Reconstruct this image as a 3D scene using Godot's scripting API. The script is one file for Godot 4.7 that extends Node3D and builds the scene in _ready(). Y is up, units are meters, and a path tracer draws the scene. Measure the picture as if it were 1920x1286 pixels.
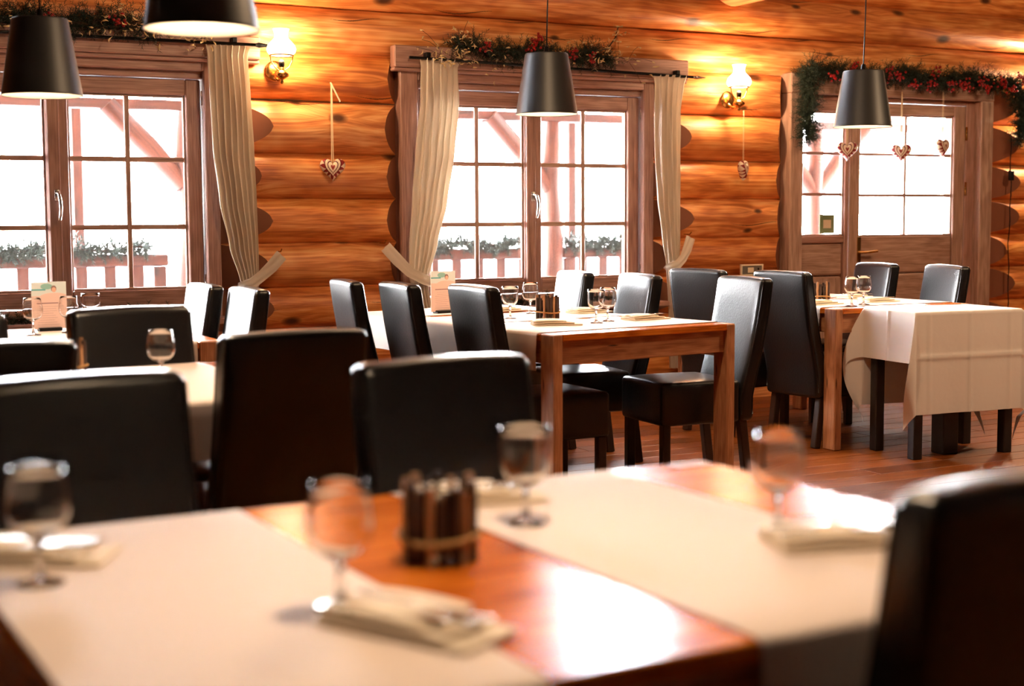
extends Node3D

var M := {}
var rng := RandomNumberGenerator.new()
var taken := {}

func _ready():
	rng.seed = 7
	setup_view()
	make_materials()
	build_shell()
	build_wall_logs()
	build_windows()
	build_outside()
	build_tables()
	build_chairs()
	build_lamps()
	build_curtains()
	build_settings()
	build_decor()

# ------------------------------------------------------------------ camera, sky, exposure
func setup_view():
	var cam := Camera3D.new()
	cam.name = "camera"
	var yaw := deg_to_rad(27.3)
	var pitch := deg_to_rad(5.0)
	var roll := deg_to_rad(-0.3)
	var f := Vector3(sin(yaw) * cos(pitch), -sin(pitch), -cos(yaw) * cos(pitch))
	var r := Vector3(cos(yaw), 0, sin(yaw))
	var u := r.cross(f)
	var r2 := r * cos(roll) + u * sin(roll)
	var u2 := u * cos(roll) - r * sin(roll)
	cam.transform = Transform3D(Basis(r2, u2, -f), Vector3(0, 1.25, 8.0))
	var at := CameraAttributesPhysical.new()
	at.frustum_focal_length = 50.0
	at.frustum_focus_distance = 7.7
	at.frustum_near = 0.05
	at.frustum_far = 400.0
	at.exposure_aperture = 2.2
	cam.attributes = at
	add_child(cam)
	cam.current = true
	var we := WorldEnvironment.new()
	we.name = "environment"
	var env := Environment.new()
	env.background_mode = Environment.BG_SKY
	var sky := Sky.new()
	var sm := ProceduralSkyMaterial.new()
	sm.sky_top_color = Color(0.93, 0.96, 1.0)
	sm.sky_horizon_color = Color(1.0, 0.99, 0.97)
	sm.ground_bottom_color = Color(0.9, 0.9, 0.9)
	sm.ground_horizon_color = Color(1.0, 0.99, 0.97)
	sm.sky_energy_multiplier = 8.0
	sm.ground_energy_multiplier = 7.0
	sky.sky_material = sm
	env.sky = sky
	env.tonemap_mode = Environment.TONE_MAPPER_LINEAR
	env.tonemap_exposure = 1.25
	env.sdfgi_enabled = true
	env.ssao_enabled = true
	env.ssil_enabled = true
	we.environment = env
	add_child(we)

# ------------------------------------------------------------------ naming
func numbered(n: String) -> String:
	if not taken.has(n):
		taken[n] = 0
		return n
	taken[n] += 1
	return "%s_%03d" % [n, taken[n]]

func tag(o: Node3D, label := "", category := "", group := ""):
	if label: o.set_meta("label", label)
	if category: o.set_meta("category", category)
	if group: o.set_meta("group", group)
	return o

func thing(n: String, label: String, category: String, at := Vector3.ZERO, turn := 0.0, group := "") -> Node3D:
	var o := Node3D.new()
	o.name = numbered(n)
	add_child(o)
	o.position = at
	o.rotation_degrees.y = turn
	tag(o, label, category, group)
	return o

func structure(n: String) -> Node3D:
	var o := Node3D.new()
	o.name = numbered(n)
	o.set_meta("kind", "structure")
	add_child(o)
	return o

func put(n: String, mesh: Mesh, mat: Material, parent: Node3D, at := Vector3.ZERO) -> MeshInstance3D:
	var o := MeshInstance3D.new()
	o.name = n
	o.mesh = mesh
	o.material_override = mat
	o.position = at
	if parent == self:
		o.name = numbered(n)
	parent.add_child(o, true)
	return o

func copy(o: Node3D, at: Vector3, turn: float, label: String) -> Node3D:
	var c: Node3D = o.duplicate()
	var base: String = str(o.name).split("_0")[0]
	c.name = numbered(base)
	add_child(c)
	c.position = at
	c.rotation_degrees.y = turn
	c.set_meta("label", label)
	return c

# ------------------------------------------------------------------ mesh helpers
func st_new(flat := false) -> SurfaceTool:
	var s := SurfaceTool.new()
	s.begin(Mesh.PRIMITIVE_TRIANGLES)
	s.set_smooth_group(-1 if flat else 0)
	return s

func done(s: SurfaceTool) -> ArrayMesh:
	s.generate_normals()
	return s.commit()

# quad given anticlockwise as seen from outside
func quad(s: SurfaceTool, a: Vector3, b: Vector3, c: Vector3, d: Vector3, ua := Vector2.ZERO, ub := Vector2.ZERO, uc := Vector2.ZERO, ud := Vector2.ZERO):
	s.set_uv(ua); s.add_vertex(a)
	s.set_uv(uc); s.add_vertex(c)
	s.set_uv(ub); s.add_vertex(b)
	s.set_uv(ua); s.add_vertex(a)
	s.set_uv(ud); s.add_vertex(d)
	s.set_uv(uc); s.add_vertex(c)

func tri(s: SurfaceTool, a: Vector3, b: Vector3, c: Vector3):
	s.add_vertex(a); s.add_vertex(c); s.add_vertex(b)

# grid of points p[i][j]; the outside is where i x j points
func sheet(s: SurfaceTool, p: Array, close_j := false, us := 1.0, vs := 1.0):
	var ni := p.size()
	for i in ni - 1:
		var a: PackedVector3Array = p[i]
		var b: PackedVector3Array = p[i + 1]
		var nj := a.size()
		for j in (nj if close_j else nj - 1):
			var k := (j + 1) % nj
			quad(s, a[j], b[j], b[k], a[k], Vector2(i * us, j * vs), Vector2((i + 1) * us, j * vs), Vector2((i + 1) * us, (j + 1) * vs), Vector2(i * us, (j + 1) * vs))

# chamfered box added to a flat SurfaceTool; uv follow the longest side
func cbox(s: SurfaceTool, c: Vector3, size: Vector3, ch := 0.004, basis := Basis()):
	var h := size / 2.0
	ch = minf(ch, minf(h.x, minf(h.y, h.z)) * 0.9)
	var off := Vector2(rng.randf() * 3.0, rng.randf() * 3.0)
	var ax := [Vector3.RIGHT, Vector3.UP, Vector3.BACK]
	var lng := 0
	if size.y > size.x and size.y >= size.z: lng = 1
	elif size.z > size.x: lng = 2
	var uvf := func(p: Vector3, n: int) -> Vector2:
		var a := (n + 1) % 3
		var b := (n + 2) % 3
		if b == lng:
			var t := a; a = b; b = t
		return Vector2(p[a], p[b]) + off
	for n in 3:
		var a := (n + 1) % 3
		var b := (n + 2) % 3
		for sg in [-1.0, 1.0]:
			var pts := []
			for q in [[-1, -1], [1, -1], [1, 1], [-1, 1]]:
				var v := Vector3.ZERO
				v[n] = h[n] * sg
				v[a] = (h[a] - ch) * q[0]
				v[b] = (h[b] - ch) * q[1]
				pts.append(v)
			if sg < 0: pts.reverse()
			var w := pts.map(func(v): return c + basis * v)
			quad(s, w[0], w[1], w[2], w[3], uvf.call(pts[0], n), uvf.call(pts[1], n), uvf.call(pts[2], n), uvf.call(pts[3], n))
	if ch <= 0.0: return
	for n in 3: # edges along axis n
		var a := (n + 1) % 3
		var b := (n + 2) % 3
		for q in [[1, 1], [-1, 1], [-1, -1], [1, -1]]:
			var e := []
			for k in [[0, -1], [0, 1], [1, 1], [1, -1]]:
				var v := Vector3.ZERO
				v[n] = (h[n] - ch) * k[1]
				v[a] = (h[a] - (ch if k[0] == 1 else 0.0)) * q[0]
				v[b] = (h[b] - (0.0 if k[0] == 1 else ch)) * q[1]
				e.append(v)
			if q[0] * q[1] > 0: e.reverse()
			var w := e.map(func(v): return c + basis * v)
			quad(s, w[0], w[1], w[2], w[3], uvf.call(e[0], n), uvf.call(e[1], n), uvf.call(e[2], n), uvf.call(e[3], n))
	for sx in [-1.0, 1.0]:
		for sy in [-1.0, 1.0]:
			for sz in [-1.0, 1.0]:
				var a := c + basis * Vector3(h.x * sx, (h.y - ch) * sy, (h.z - ch) * sz)
				var b := c + basis * Vector3((h.x - ch) * sx, h.y * sy, (h.z - ch) * sz)
				var d := c + basis * Vector3((h.x - ch) * sx, (h.y - ch) * sy, h.z * sz)
				if sx * sy * sz > 0: tri(s, a, b, d)
				else: tri(s, a, d, b)

func box_mesh(size: Vector3, ch := 0.004, c := Vector3.ZERO) -> ArrayMesh:
	var s := st_new(true)
	cbox(s, c, size, ch)
	return done(s)

# rounded box with smooth normals, deformed by a callable
func rbox(s: SurfaceTool, c: Vector3, size: Vector3, r: float, seg: int, mid: int, deform = null):
	var h := size / 2.0
	var cs := []
	for n in 3:
		var l := []
		for k in seg + 1:
			l.append(-h[n] + r * (1.0 - cos(k * PI / 2 / seg)))
		for k in range(1, mid):
			l.append(lerpf(-h[n] + r, h[n] - r, float(k) / mid))
		for k in seg + 1:
			l.append(h[n] - r * (1.0 - cos((seg - k) * PI / 2 / seg)))
		cs.append(l)
	var place := func(p: Vector3) -> Vector3:
		var inner := p.clamp(-h + Vector3.ONE * r, h - Vector3.ONE * r)
		var d := p - inner
		var q := inner + d.normalized() * r if d.length() > 1e-6 else p
		return c + (deform.call(q) if deform != null else q)
	for n in 3:
		var a := (n + 1) % 3
		var b := (n + 2) % 3
		for sg in [-1.0, 1.0]:
			var rows := []
			for i in cs[a].size():
				var row := PackedVector3Array()
				for j in cs[b].size():
					var p := Vector3.ZERO
					p[n] = h[n] * sg
					p[a] = cs[a][i]
					p[b] = cs[b][j]
					row.append(place.call(p))
				rows.append(row)
			if sg < 0: rows.reverse()
			sheet(s, rows, false, 0.05, 0.05)

func lathe(s: SurfaceTool, prof: Array, seg := 32, at := Vector3.ZERO, basis := Basis()):
	# prof: Vector2(radius, y) running so that the outside is on the right hand going up
	var rows := []
	for i in seg + 1:
		var t := TAU * (i % seg) / seg
		var row := PackedVector3Array()
		for p in prof:
			row.append(at + basis * Vector3(cos(t) * p.x, p.y, -sin(t) * p.x))
		rows.append(row)
	sheet(s, rows, false, 1.0 / seg, 1.0 / prof.size())

func lathe_mesh(prof: Array, seg := 32) -> ArrayMesh:
	var s := st_new()
	lathe(s, prof, seg)
	return done(s)

func tube(s: SurfaceTool, pts: Array, rad, seg := 8, caps := true):
	var rows := []
	var n := pts.size()
	var up := Vector3.UP
	for i in n:
		var t: Vector3 = (pts[mini(i + 1, n - 1)] - pts[maxi(i - 1, 0)]).normalized()
		if absf(t.dot(up)) > 0.95: up = Vector3.RIGHT
		var a := t.cross(up).normalized()
		var b := a.cross(t).normalized()
		up = b
		var r: float = rad[i] if rad is Array else rad
		var row := PackedVector3Array()
		for k in seg:
			var w := TAU * k / seg
			row.append(pts[i] + (a * cos(w) + b * sin(w)) * r)
		rows.append(row)
	sheet(s, rows, true, 0.1, 1.0 / seg)
	if caps:
		for e in [0, n - 1]:
			var row: PackedVector3Array = rows[e]
			for k in seg:
				if e == 0: tri(s, pts[e], row[(k + 1) % seg], row[k])
				else: tri(s, pts[e], row[k], row[(k + 1) % seg])

func tube_mesh(pts: Array, rad, seg := 8) -> ArrayMesh:
	var s := st_new()
	tube(s, pts, rad, seg)
	return done(s)

# ------------------------------------------------------------------ materials
func mat(n: String, c: Color, rough := 0.6, metal := 0.0) -> StandardMaterial3D:
	var m := StandardMaterial3D.new()
	m.resource_name = n
	m.albedo_color = c
	m.roughness = rough
	m.metallic = metal
	M[n] = m
	return m

func noise(sd: int, fr: float, oct := 3) -> FastNoiseLite:
	var n := FastNoiseLite.new()
	n.seed = sd
	n.noise_type = FastNoiseLite.TYPE_SIMPLEX_SMOOTH
	n.frequency = fr
	n.fractal_type = FastNoiseLite.FRACTAL_FBM
	n.fractal_octaves = oct
	return n

# wood grain running along u, repeating in u and v; [colour, relief]
func wood(w: int, h: int, dark: Color, mid: Color, light: Color, sd: int, knots: int, cracks: int, fine := 1.0) -> Array:
	var n1 := noise(sd, 1.0, 2)
	var n2 := noise(sd + 1, 1.0, 2)
	var r := RandomNumberGenerator.new()
	r.seed = sd
	var kn := []
	for i in knots: kn.append([r.randf(), r.randf(), r.randf_range(0.006, 0.014)])
	var cr := []
	for i in cracks: cr.append([r.randf(), r.randf_range(0.1, 0.9), r.randf_range(0.12, 0.3), r.randf() * 9.0])
	var col := PackedByteArray(); col.resize(w * h * 3)
	var rel := PackedByteArray(); rel.resize(w * h)
	var asp := float(h) / w
	for y in h:
		var v := float(y) / h
		var cv := cos(TAU * v); var sv := sin(TAU * v)
		for x in w:
			var u := float(x) / w
			var vv := v
			var kd := 0.0
			for k in kn:
				var du: float = absf(u - k[0]); du = minf(du, 1.0 - du)
				var dv: float = v - k[1]
				if dv > 0.5: dv -= 1.0
				if dv < -0.5: dv += 1.0
				dv *= asp
				var q := du * du * 0.35 + dv * dv
				var rr: float = k[2] * k[2]
				if q < rr * 60.0:
					vv += signf(dv) * 0.03 * exp(-q / (rr * 14.0))
					kd = maxf(kd, clampf(1.5 - sqrt(q) / k[2], 0.0, 1.0))
			var c2 := cos(TAU * vv); var s2 := sin(TAU * vv)
			var a := n1.get_noise_3d(c2 * 3.2 * fine + 11.0, s2 * 3.2 * fine, u * 3.0) if false else n1.get_noise_3d(c2 * 5.0 * fine + 11.0, s2 * 5.0 * fine, 1.1 * cos(TAU * u) + 0.3 * sin(TAU * u))
			var b := n2.get_noise_3d(cv * 1.3, sv * 1.3 + 5.0, 1.6 * sin(TAU * u))
			var fb := n1.get_noise_3d(c2 * 19.0 * fine, s2 * 19.0 * fine + 3.0, 2.6 * cos(TAU * u) + 1.0 * sin(TAU * u))
			var t := 0.5 + 0.55 * a + 0.45 * b + 0.3 * fb
			var c := mid.lerp(light, clampf(t * 2.0 - 1.0, 0.0, 1.0)) if t > 0.5 else dark.lerp(mid, clampf(t * 2.0, 0.0, 1.0))
			var hgt := 0.6 + 0.25 * fb + 0.15 * a
			if kd > 0.0:
				c = c.lerp(dark * 0.45, kd)
				hgt -= 0.2 * kd
			for k in cr:
				var du2: float = u - k[0]
				if du2 < -0.5: du2 += 1.0
				if du2 > 0.0 and du2 < k[2]:
					var line: float = k[1] + 0.012 * sin(du2 * 30.0 + k[3]) + 0.05 * du2
					var e: float = absf(v - line) * h
					var wd: float = 1.6 * sin(PI * du2 / k[2])
					if e < wd:
						c = c.lerp(dark * 0.35, 0.8)
						hgt = 0.1
			var o := (y * w + x)
			col[o * 3] = int(clampf(c.r, 0, 1) * 255.0)
			col[o * 3 + 1] = int(clampf(c.g, 0, 1) * 255.0)
			col[o * 3 + 2] = int(clampf(c.b, 0, 1) * 255.0)
			rel[o] = int(clampf(hgt, 0, 1) * 255.0)
	return [ImageTexture.create_from_image(Image.create_from_data(w, h, false, Image.FORMAT_RGB8, col)), ImageTexture.create_from_image(Image.create_from_data(w, h, false, Image.FORMAT_L8, rel))]

func wood_mat(n: String, tex: Array, scale: Vector3, rough: float, relief := 0.15, tint := Color.WHITE) -> StandardMaterial3D:
	var m := mat(n, tint, rough)
	m.albedo_texture = tex[0]
	m.uv1_scale = scale
	if relief > 0.0:
		m.heightmap_enabled = true
		m.heightmap_texture = tex[1]
		m.heightmap_scale = relief
	return m

func noise_tex(fr: float, size := 256, normal := false, strength := 4.0, sd := 1) -> NoiseTexture2D:
	var t := NoiseTexture2D.new()
	t.width = size; t.height = size
	t.seamless = true
	t.noise = noise(sd, fr, 4)
	if normal:
		t.as_normal_map = true
		t.bump_strength = strength
	return t

func make_materials():
	var lg := wood(1024, 512, Color(0.68, 0.38, 0.19), Color(0.86, 0.55, 0.30), Color(0.96, 0.73, 0.48), 5, 9, 5)
	for i in 3:
		var m := wood_mat("log_%d" % i, lg, Vector3(1, 1, 1), 0.42, 0.25, [Color(1, 1, 1), Color(0.93, 0.88, 0.82), Color(1.0, 0.95, 0.85)][i])
		m.vertex_color_use_as_albedo = false
	wood_mat("log_pale", lg, Vector3(1, 1, 1), 0.5, 0.25, Color(1.0, 1.0, 1.0))
	var tt := wood(512, 512, Color(0.62, 0.29, 0.07), Color(0.82, 0.43, 0.11), Color(0.90, 0.53, 0.17), 21, 2, 0, 1.6)
	wood_mat("table_wood", tt, Vector3(0.7, 1.6, 1), 0.21, 0.02)
	var lw := wood(512, 512, Color(0.60, 0.38, 0.25), Color(0.74, 0.51, 0.35), Color(0.83, 0.62, 0.46), 23, 1, 0, 1.6)
	wood_mat("leg_wood", lw, Vector3(0.9, 4.0, 1), 0.4, 0.03)
	var fw := wood(512, 256, Color(0.52, 0.37, 0.32), Color(0.64, 0.48, 0.42), Color(0.73, 0.57, 0.51), 33, 0, 0, 1.5)
	wood_mat("frame_wood", fw, Vector3(0.6, 3.0, 1), 0.42, 0.02)
	wood_mat("casing_wood", fw, Vector3(0.6, 3.0, 1), 0.5, 0.02, Color(1.06, 1.12, 1.10))
	for i in 3:
		wood_mat("plank_%d" % i, tt, Vector3(0.5, 4.0, 1), 0.38, 0.05, [Color(0.64, 0.64, 0.68), Color(0.54, 0.53, 0.56), Color(0.71, 0.71, 0.75)][i])
	var ow := wood(512, 256, Color(0.21, 0.095, 0.06), Color(0.275, 0.13, 0.083), Color(0.34, 0.175, 0.115), 41, 3, 2)
	wood_mat("outdoor_wood", ow, Vector3(0.5, 1.0, 1), 0.7, 0.1)
	wood_mat("outdoor_log", ow, Vector3(1, 1, 1), 0.7, 0.2, Color(1.1, 1.1, 1.05))
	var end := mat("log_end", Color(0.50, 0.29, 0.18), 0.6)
	var lt := mat("leather", Color(0.055, 0.053, 0.058), 0.32)
	lt.metallic_specular = 0.44
	lt.clearcoat_enabled = true
	lt.clearcoat = 0.35
	lt.clearcoat_roughness = 0.22
	lt.normal_enabled = true
	lt.normal_texture = noise_tex(0.05, 256, true, 3.0, 4)
	lt.normal_scale = 0.28
	lt.uv1_triplanar = true
	lt.uv1_scale = Vector3(6, 6, 6)
	mat("chair_leg", Color(0.20, 0.12, 0.08), 0.45)
	var cl := mat("cloth", Color(0.96, 0.94, 0.92), 0.85)
	cl.heightmap_enabled = true
	cl.heightmap_texture = noise_tex(0.009, 256, false, 1.0, 9)
	cl.heightmap_scale = 0.12
	cl.uv1_triplanar = true
	cl.uv1_scale = Vector3(3, 3, 3)
	mat("runner", Color(0.905, 0.83, 0.775), 0.8)
	mat("napkin", Color(0.93, 0.86, 0.76), 0.85)
	var cu := mat("curtain", Color(0.92, 0.88, 0.82), 0.9)
	cu.backlight_enabled = true
	cu.backlight = Color(0.76, 0.72, 0.66)
	var gl := mat("glass", Color(1, 1, 1, 0.0), 0.01)
	gl.refraction_enabled = true
	gl.refraction_scale = 0.05
	var pn := mat("pane", Color(1, 1, 1, 0.03), 0.02)
	pn.transparency = BaseMaterial3D.TRANSPARENCY_ALPHA
	mat("shade_dark", Color(0.135, 0.137, 0.142), 0.45)
	mat("shade_white", Color(0.9, 0.86, 0.78), 0.6)
	mat("black_metal", Color(0.05, 0.05, 0.055), 0.4, 0.6)
	mat("steel", Color(0.82, 0.80, 0.77), 0.22, 1.0)
	mat("brass", Color(0.75, 0.55, 0.30), 0.25, 1.0)
	mat("ribbon", Color(0.92, 0.82, 0.66), 0.8)
	mat("fir", Color(0.10, 0.17, 0.12), 0.7)
	mat("fir_frosted", Color(0.12, 0.19, 0.16), 0.8)
	mat("twig_leaf", Color(0.82, 0.72, 0.52), 0.7)
	mat("twig", Color(0.22, 0.15, 0.10), 0.8)
	mat("berry", Color(0.62, 0.07, 0.08), 0.35)
	mat("bark", Color(0.24, 0.15, 0.10), 0.75)
	mat("bark_pale", Color(0.72, 0.53, 0.37), 0.7)
	mat("wax", Color(0.95, 0.88, 0.76), 0.5)
	mat("twine", Color(0.66, 0.50, 0.30), 0.9)
	mat("snow", Color(0.95, 0.96, 0.98), 0.9)
	mat("wall_panel", Color(0.20, 0.14, 0.11), 0.85)
	mat("chinking", Color(0.42, 0.30, 0.20), 0.95)
	mat("ceiling_wood", Color(0.36, 0.25, 0.18), 0.85)
	var b := mat("bulb", Color(1, 0.95, 0.85), 0.4)
	b.emission_enabled = true
	b.emission = Color(1.0, 0.84, 0.60)
	b.emission_energy_multiplier = 4.0
	var gb := mat("globe", Color(1.0, 0.96, 0.9), 0.4)
	gb.emission_enabled = true
	gb.emission = Color(1.0, 0.88, 0.72)
	gb.emission_energy_multiplier = 3.0
	var op := mat("opal", Color(1.0, 0.96, 0.9), 0.25)
	op.emission_enabled = true
	op.emission = Color(1.0, 0.90, 0.74)
	op.emission_energy_multiplier = 6.0

# ------------------------------------------------------------------ room shell
const WIN := [[0.50, 2.26], [3.38, 5.17], [6.29, 8.20]]   # openings along the back wall
const XL := -1.6
const XR := 10.4
const ZN := 10.6
const TOP := 4.62
const GABLE := [[0.6, 1.75], [4.6, 5.38], [6.6, 7.5]]   # high windows above the veranda roof
const GY0 := 2.96
const GY1 := 3.74

func build_shell():
	var fl := structure("floor")
	put("subfloor", box_mesh(Vector3(XR - XL + 0.6, 0.1, ZN + 0.5), 0.0, Vector3((XL + XR) / 2, -0.075, ZN / 2 - 0.05)), M.chinking, fl)
	var lens := [2.4, 1.8, 3.0]
	var meshes := []
	for l in lens:
		meshes.append(box_mesh(Vector3(l - 0.003, 0.025, 0.156), 0.0025))
	var row := 0
	var z := 0.0
	while z < ZN:
		var x := XL - rng.randf() * 1.5
		while x < XR:
			var k := rng.randi() % 3
			var p := put("plank", meshes[k], M["plank_%d" % (rng.randi() % 3)], fl, Vector3(x + lens[k] / 2, -0.0125, z + 0.08))
			x += lens[k]
		z += 0.16
		row += 1
	var ce := structure("ceiling")
	put("ceiling_slab", box_mesh(Vector3(XR - XL + 0.6, 0.12, ZN + 0.6), 0.0, Vector3((XL + XR) / 2, TOP + 0.08, ZN / 2)), M.ceiling_wood, ce)
	for side in ["left", "right", "front"]:
		var w := structure("wall_" + side)
		var m: ArrayMesh
		if side == "left": m = box_mesh(Vector3(0.15, TOP + 0.1, ZN + 0.3), 0.0, Vector3(XL - 0.075, TOP / 2, ZN / 2))
		elif side == "right": m = box_mesh(Vector3(0.15, TOP + 0.1, ZN + 0.3), 0.0, Vector3(XR + 0.075, TOP / 2, ZN / 2))
		else: m = box_mesh(Vector3(XR - XL, TOP + 0.1, 0.15), 0.0, Vector3((XL + XR) / 2, TOP / 2, ZN + 0.075))
		put("panelling", m, M.wall_panel, w)

const SEAM := [-0.15, 0.11, 0.355, 0.605, 0.856, 1.108, 1.371, 1.626, 1.94, 2.22, 2.49, 2.735, 2.98, 3.24, 3.5, 3.76, 4.02, 4.28, 4.54, 4.80]

func log_mesh(x0: float, x1: float, y0: float, y1: float, sd: int, cut0: bool, cut1: bool, m: Material, bulge := 0.0) -> ArrayMesh:
	var s := st_new()
	var s2 := st_new()
	var r := RandomNumberGenerator.new()
	r.seed = sd
	var h := (y1 - y0) / 2.0 + 0.008
	var yc := (y0 + y1) / 2.0
	var ry := h * 1.0
	var rad := h * 1.04
	var xs := []
	var x := x0
	while x < x1 - 0.0001:
		xs.append(x)
		var d0 := x - x0
		var d1 := x1 - x
		var near := minf(d0 if cut0 else 9.0, d1 if cut1 else 9.0)
		x += 0.007 if near < 0.36 else minf(0.07, maxf(near - 0.35, 0.007))
	xs.append(x1)
	var e0 := r.randf_range(0.14, 0.40)
	var e1 := r.randf_range(0.08, 0.17)
	var nz := noise(sd, 1.0, 2)
	var voff := r.randf()
	var uoff := r.randf() * 3.0
	var rows := []
	var flats := []
	var seg := 30
	# each ring has a round zone, a sawn zone and a round zone, so that the edge of the sawn face is a clean curve
	for xx in xs:
		var row := PackedVector3Array()
		var plane := 9.0
		if cut0: plane = minf(plane, -0.078 + (0.11 / e0) * (xx - x0))
		if cut1: plane = minf(plane, -0.078 + (0.11 / e1) * (x1 - xx))
		var z0 := -rad * 0.92 + bulge
		var bend := 0.008 * nz.get_noise_1d(xx * 0.6)
		var ca := clampf((plane - z0) / (rad + bend), -0.15, 1.0)
		var edge := acos(ca)
		flats.append(ca < 0.9999)
		for k in seg + 1:
			var a: float
			if k <= 10: a = lerpf(-1.75, -edge, k / 10.0)
			elif k <= 20: a = lerpf(-edge, edge, (k - 10) / 10.0)
			else: a = lerpf(edge, 1.75, (k - 20) / 10.0)
			var zz := z0 + (rad + bend) * cos(a) + 0.005 * nz.get_noise_2d(xx * 1.3, a * 1.1) * clampf((absf(a) - edge) * 3.0, 0.0, 1.0)
			if k >= 10 and k <= 20 and ca < 0.9999: zz = plane
			row.append(Vector3(xx, yc + (ry + bend) * sin(a), zz))
		rows.append(row)
	for i in rows.size() - 1:
		for j in seg:
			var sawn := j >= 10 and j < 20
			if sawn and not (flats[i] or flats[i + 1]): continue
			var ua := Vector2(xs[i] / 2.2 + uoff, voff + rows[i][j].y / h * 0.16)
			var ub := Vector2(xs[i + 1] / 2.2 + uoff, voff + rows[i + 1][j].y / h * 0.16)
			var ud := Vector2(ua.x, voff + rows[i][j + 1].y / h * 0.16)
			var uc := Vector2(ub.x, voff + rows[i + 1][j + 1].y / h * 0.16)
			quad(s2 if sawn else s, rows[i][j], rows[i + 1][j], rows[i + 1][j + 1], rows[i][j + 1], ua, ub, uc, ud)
	# back closes flat and the two ends are discs
	for e in [0, rows.size() - 1]:
		var c := Vector3(xs[e], yc, -rad * 0.92)
		for j in seg:
			if e == 0: tri(s, c, rows[e][j], rows[e][j + 1])
			else: tri(s, c, rows[e][j + 1], rows[e][j])
		if e == 0: tri(s, c, rows[e][seg], rows[e][0])
		else: tri(s, c, rows[e][0], rows[e][seg])
	s.generate_normals()
	s.set_material(m)
	var mesh := s.commit()
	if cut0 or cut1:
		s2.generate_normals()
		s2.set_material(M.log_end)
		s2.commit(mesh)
	return mesh

func build_wall_logs():
	var w := structure("wall_back")
	# chinking core behind the logs, in pieces round the openings
	var core := st_new(true)
	var bands := [[-0.2, 0.70, [WIN[2]]], [0.70, 2.13, WIN], [2.13, GY0, []], [GY0, GY1, GABLE], [GY1, 4.8, []]]
	for q in bands:
		var x0: float = XL - 0.2
		var ends: Array = q[2].duplicate()
		ends.append([XR + 0.2, XR + 0.3])
		for o in ends:
			cbox(core, Vector3((x0 + o[0]) / 2, (q[0] + q[1]) / 2, -0.17), Vector3(o[0] - x0, q[1] - q[0], 0.16), 0.0)
			x0 = o[1]
	put("chinking", done(core), M.chinking, w)
	for i in SEAM.size() - 1:
		var y0: float = SEAM[i]
		var y1: float = SEAM[i + 1]
		if y0 >= GY0 and y1 < GY1 + 0.05:
			var x0: float = XL - 0.1
			for o in GABLE + [[XR + 0.1, 0]]:
				put("log", log_mesh(x0, o[0], y0, y1, 300 + i * 7 + int(x0), x0 > 0, o[0] < XR, M["log_%d" % (i % 3)]), null, w)
				x0 = o[1]
			continue
		if y0 >= 2.2:
			put("log", log_mesh(XL - 0.1, XR + 0.1, y0, y1, 100 + i, false, false, M["log_%d" % (i % 3)], 0.05 if i == 10 else 0.0), null, w)
			continue
		var cuts := [[XL - 0.1, WIN[0][0], false, true], [WIN[0][1], WIN[1][0], true, true], [WIN[1][1], WIN[2][0], true, true], [WIN[2][1], XR + 0.1, true, false]]
		if y1 < 0.70: # below the sills the logs run on up to the door
			cuts = [[XL - 0.1, WIN[2][0], false, true], [WIN[2][1], XR + 0.1, true, false]]
		var k := 0
		for c in cuts:
			put("log", log_mesh(c[0], c[1], y0, y1, 200 + i * 7 + k, c[2], c[3], M["log_%d" % ((i * 2 + k) % 3)]), null, w)
			k += 1
	# tie beam that comes out of the wall over the room
	var t := structure("trim_4")
	var s := st_new()
	var pts := []
	for i in 30: pts.append(Vector3(5.78 + 0.004 * sin(i * 1.3), 2.805, -0.1 + i * 0.36))
	tube(s, pts, 0.155, 26)
	put("tie_beam", done(s), M.log_pale, t)

# ------------------------------------------------------------------ windows and door
func bx(s: SurfaceTool, x0: float, x1: float, y0: float, y1: float, z0: float, z1: float, ch := 0.006):
	cbox(s, Vector3((x0 + x1) / 2, (y0 + y1) / 2, (z0 + z1) / 2), Vector3(x1 - x0, y1 - y0, z1 - z0), ch)

func bxm(x0: float, x1: float, y0: float, y1: float, z0: float, z1: float, ch := 0.006) -> ArrayMesh:
	var s := st_new(true)
	bx(s, x0, x1, y0, y1, z0, z1, ch)
	return done(s)

func sash(w: Node3D, gx0: float, gx1: float, gy0: float, gy1: float, l: float, r: float, b: float, t: float, cols: int, ys: Array) -> Node3D:
	var s := st_new(true)
	bx(s, gx0 - l, gx0, gy0 - b, gy1 + t, -0.10, -0.035)
	bx(s, gx1, gx1 + r, gy0 - b, gy1 + t, -0.10, -0.035)
	bx(s, gx0, gx1, gy1, gy1 + t, -0.10, -0.037)
	bx(s, gx0, gx1, gy0 - b, gy0, -0.10, -0.037)
	var o := put("sash", done(s), M.frame_wood, w)
	put("glazing_bead", frame_mesh(gx0, gx1, gy0, gy1, 0.012, -0.075, -0.055), M.casing_wood, o)
	put("pane", bxm(gx0, gx1, gy0, gy1, -0.086, -0.080, 0.0), M.pane, o)
	for k in range(1, cols):
		var x := lerpf(gx0, gx1, float(k) / cols)
		put("muntin", bxm(x - 0.014, x + 0.014, gy0, gy1, -0.079, -0.062, 0.004), M.casing_wood, o)
	for y in ys:
		put("muntin", bxm(gx0, gx1, y - 0.014, y + 0.014, -0.079, -0.064, 0.004), M.casing_wood, o)
	return o

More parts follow.
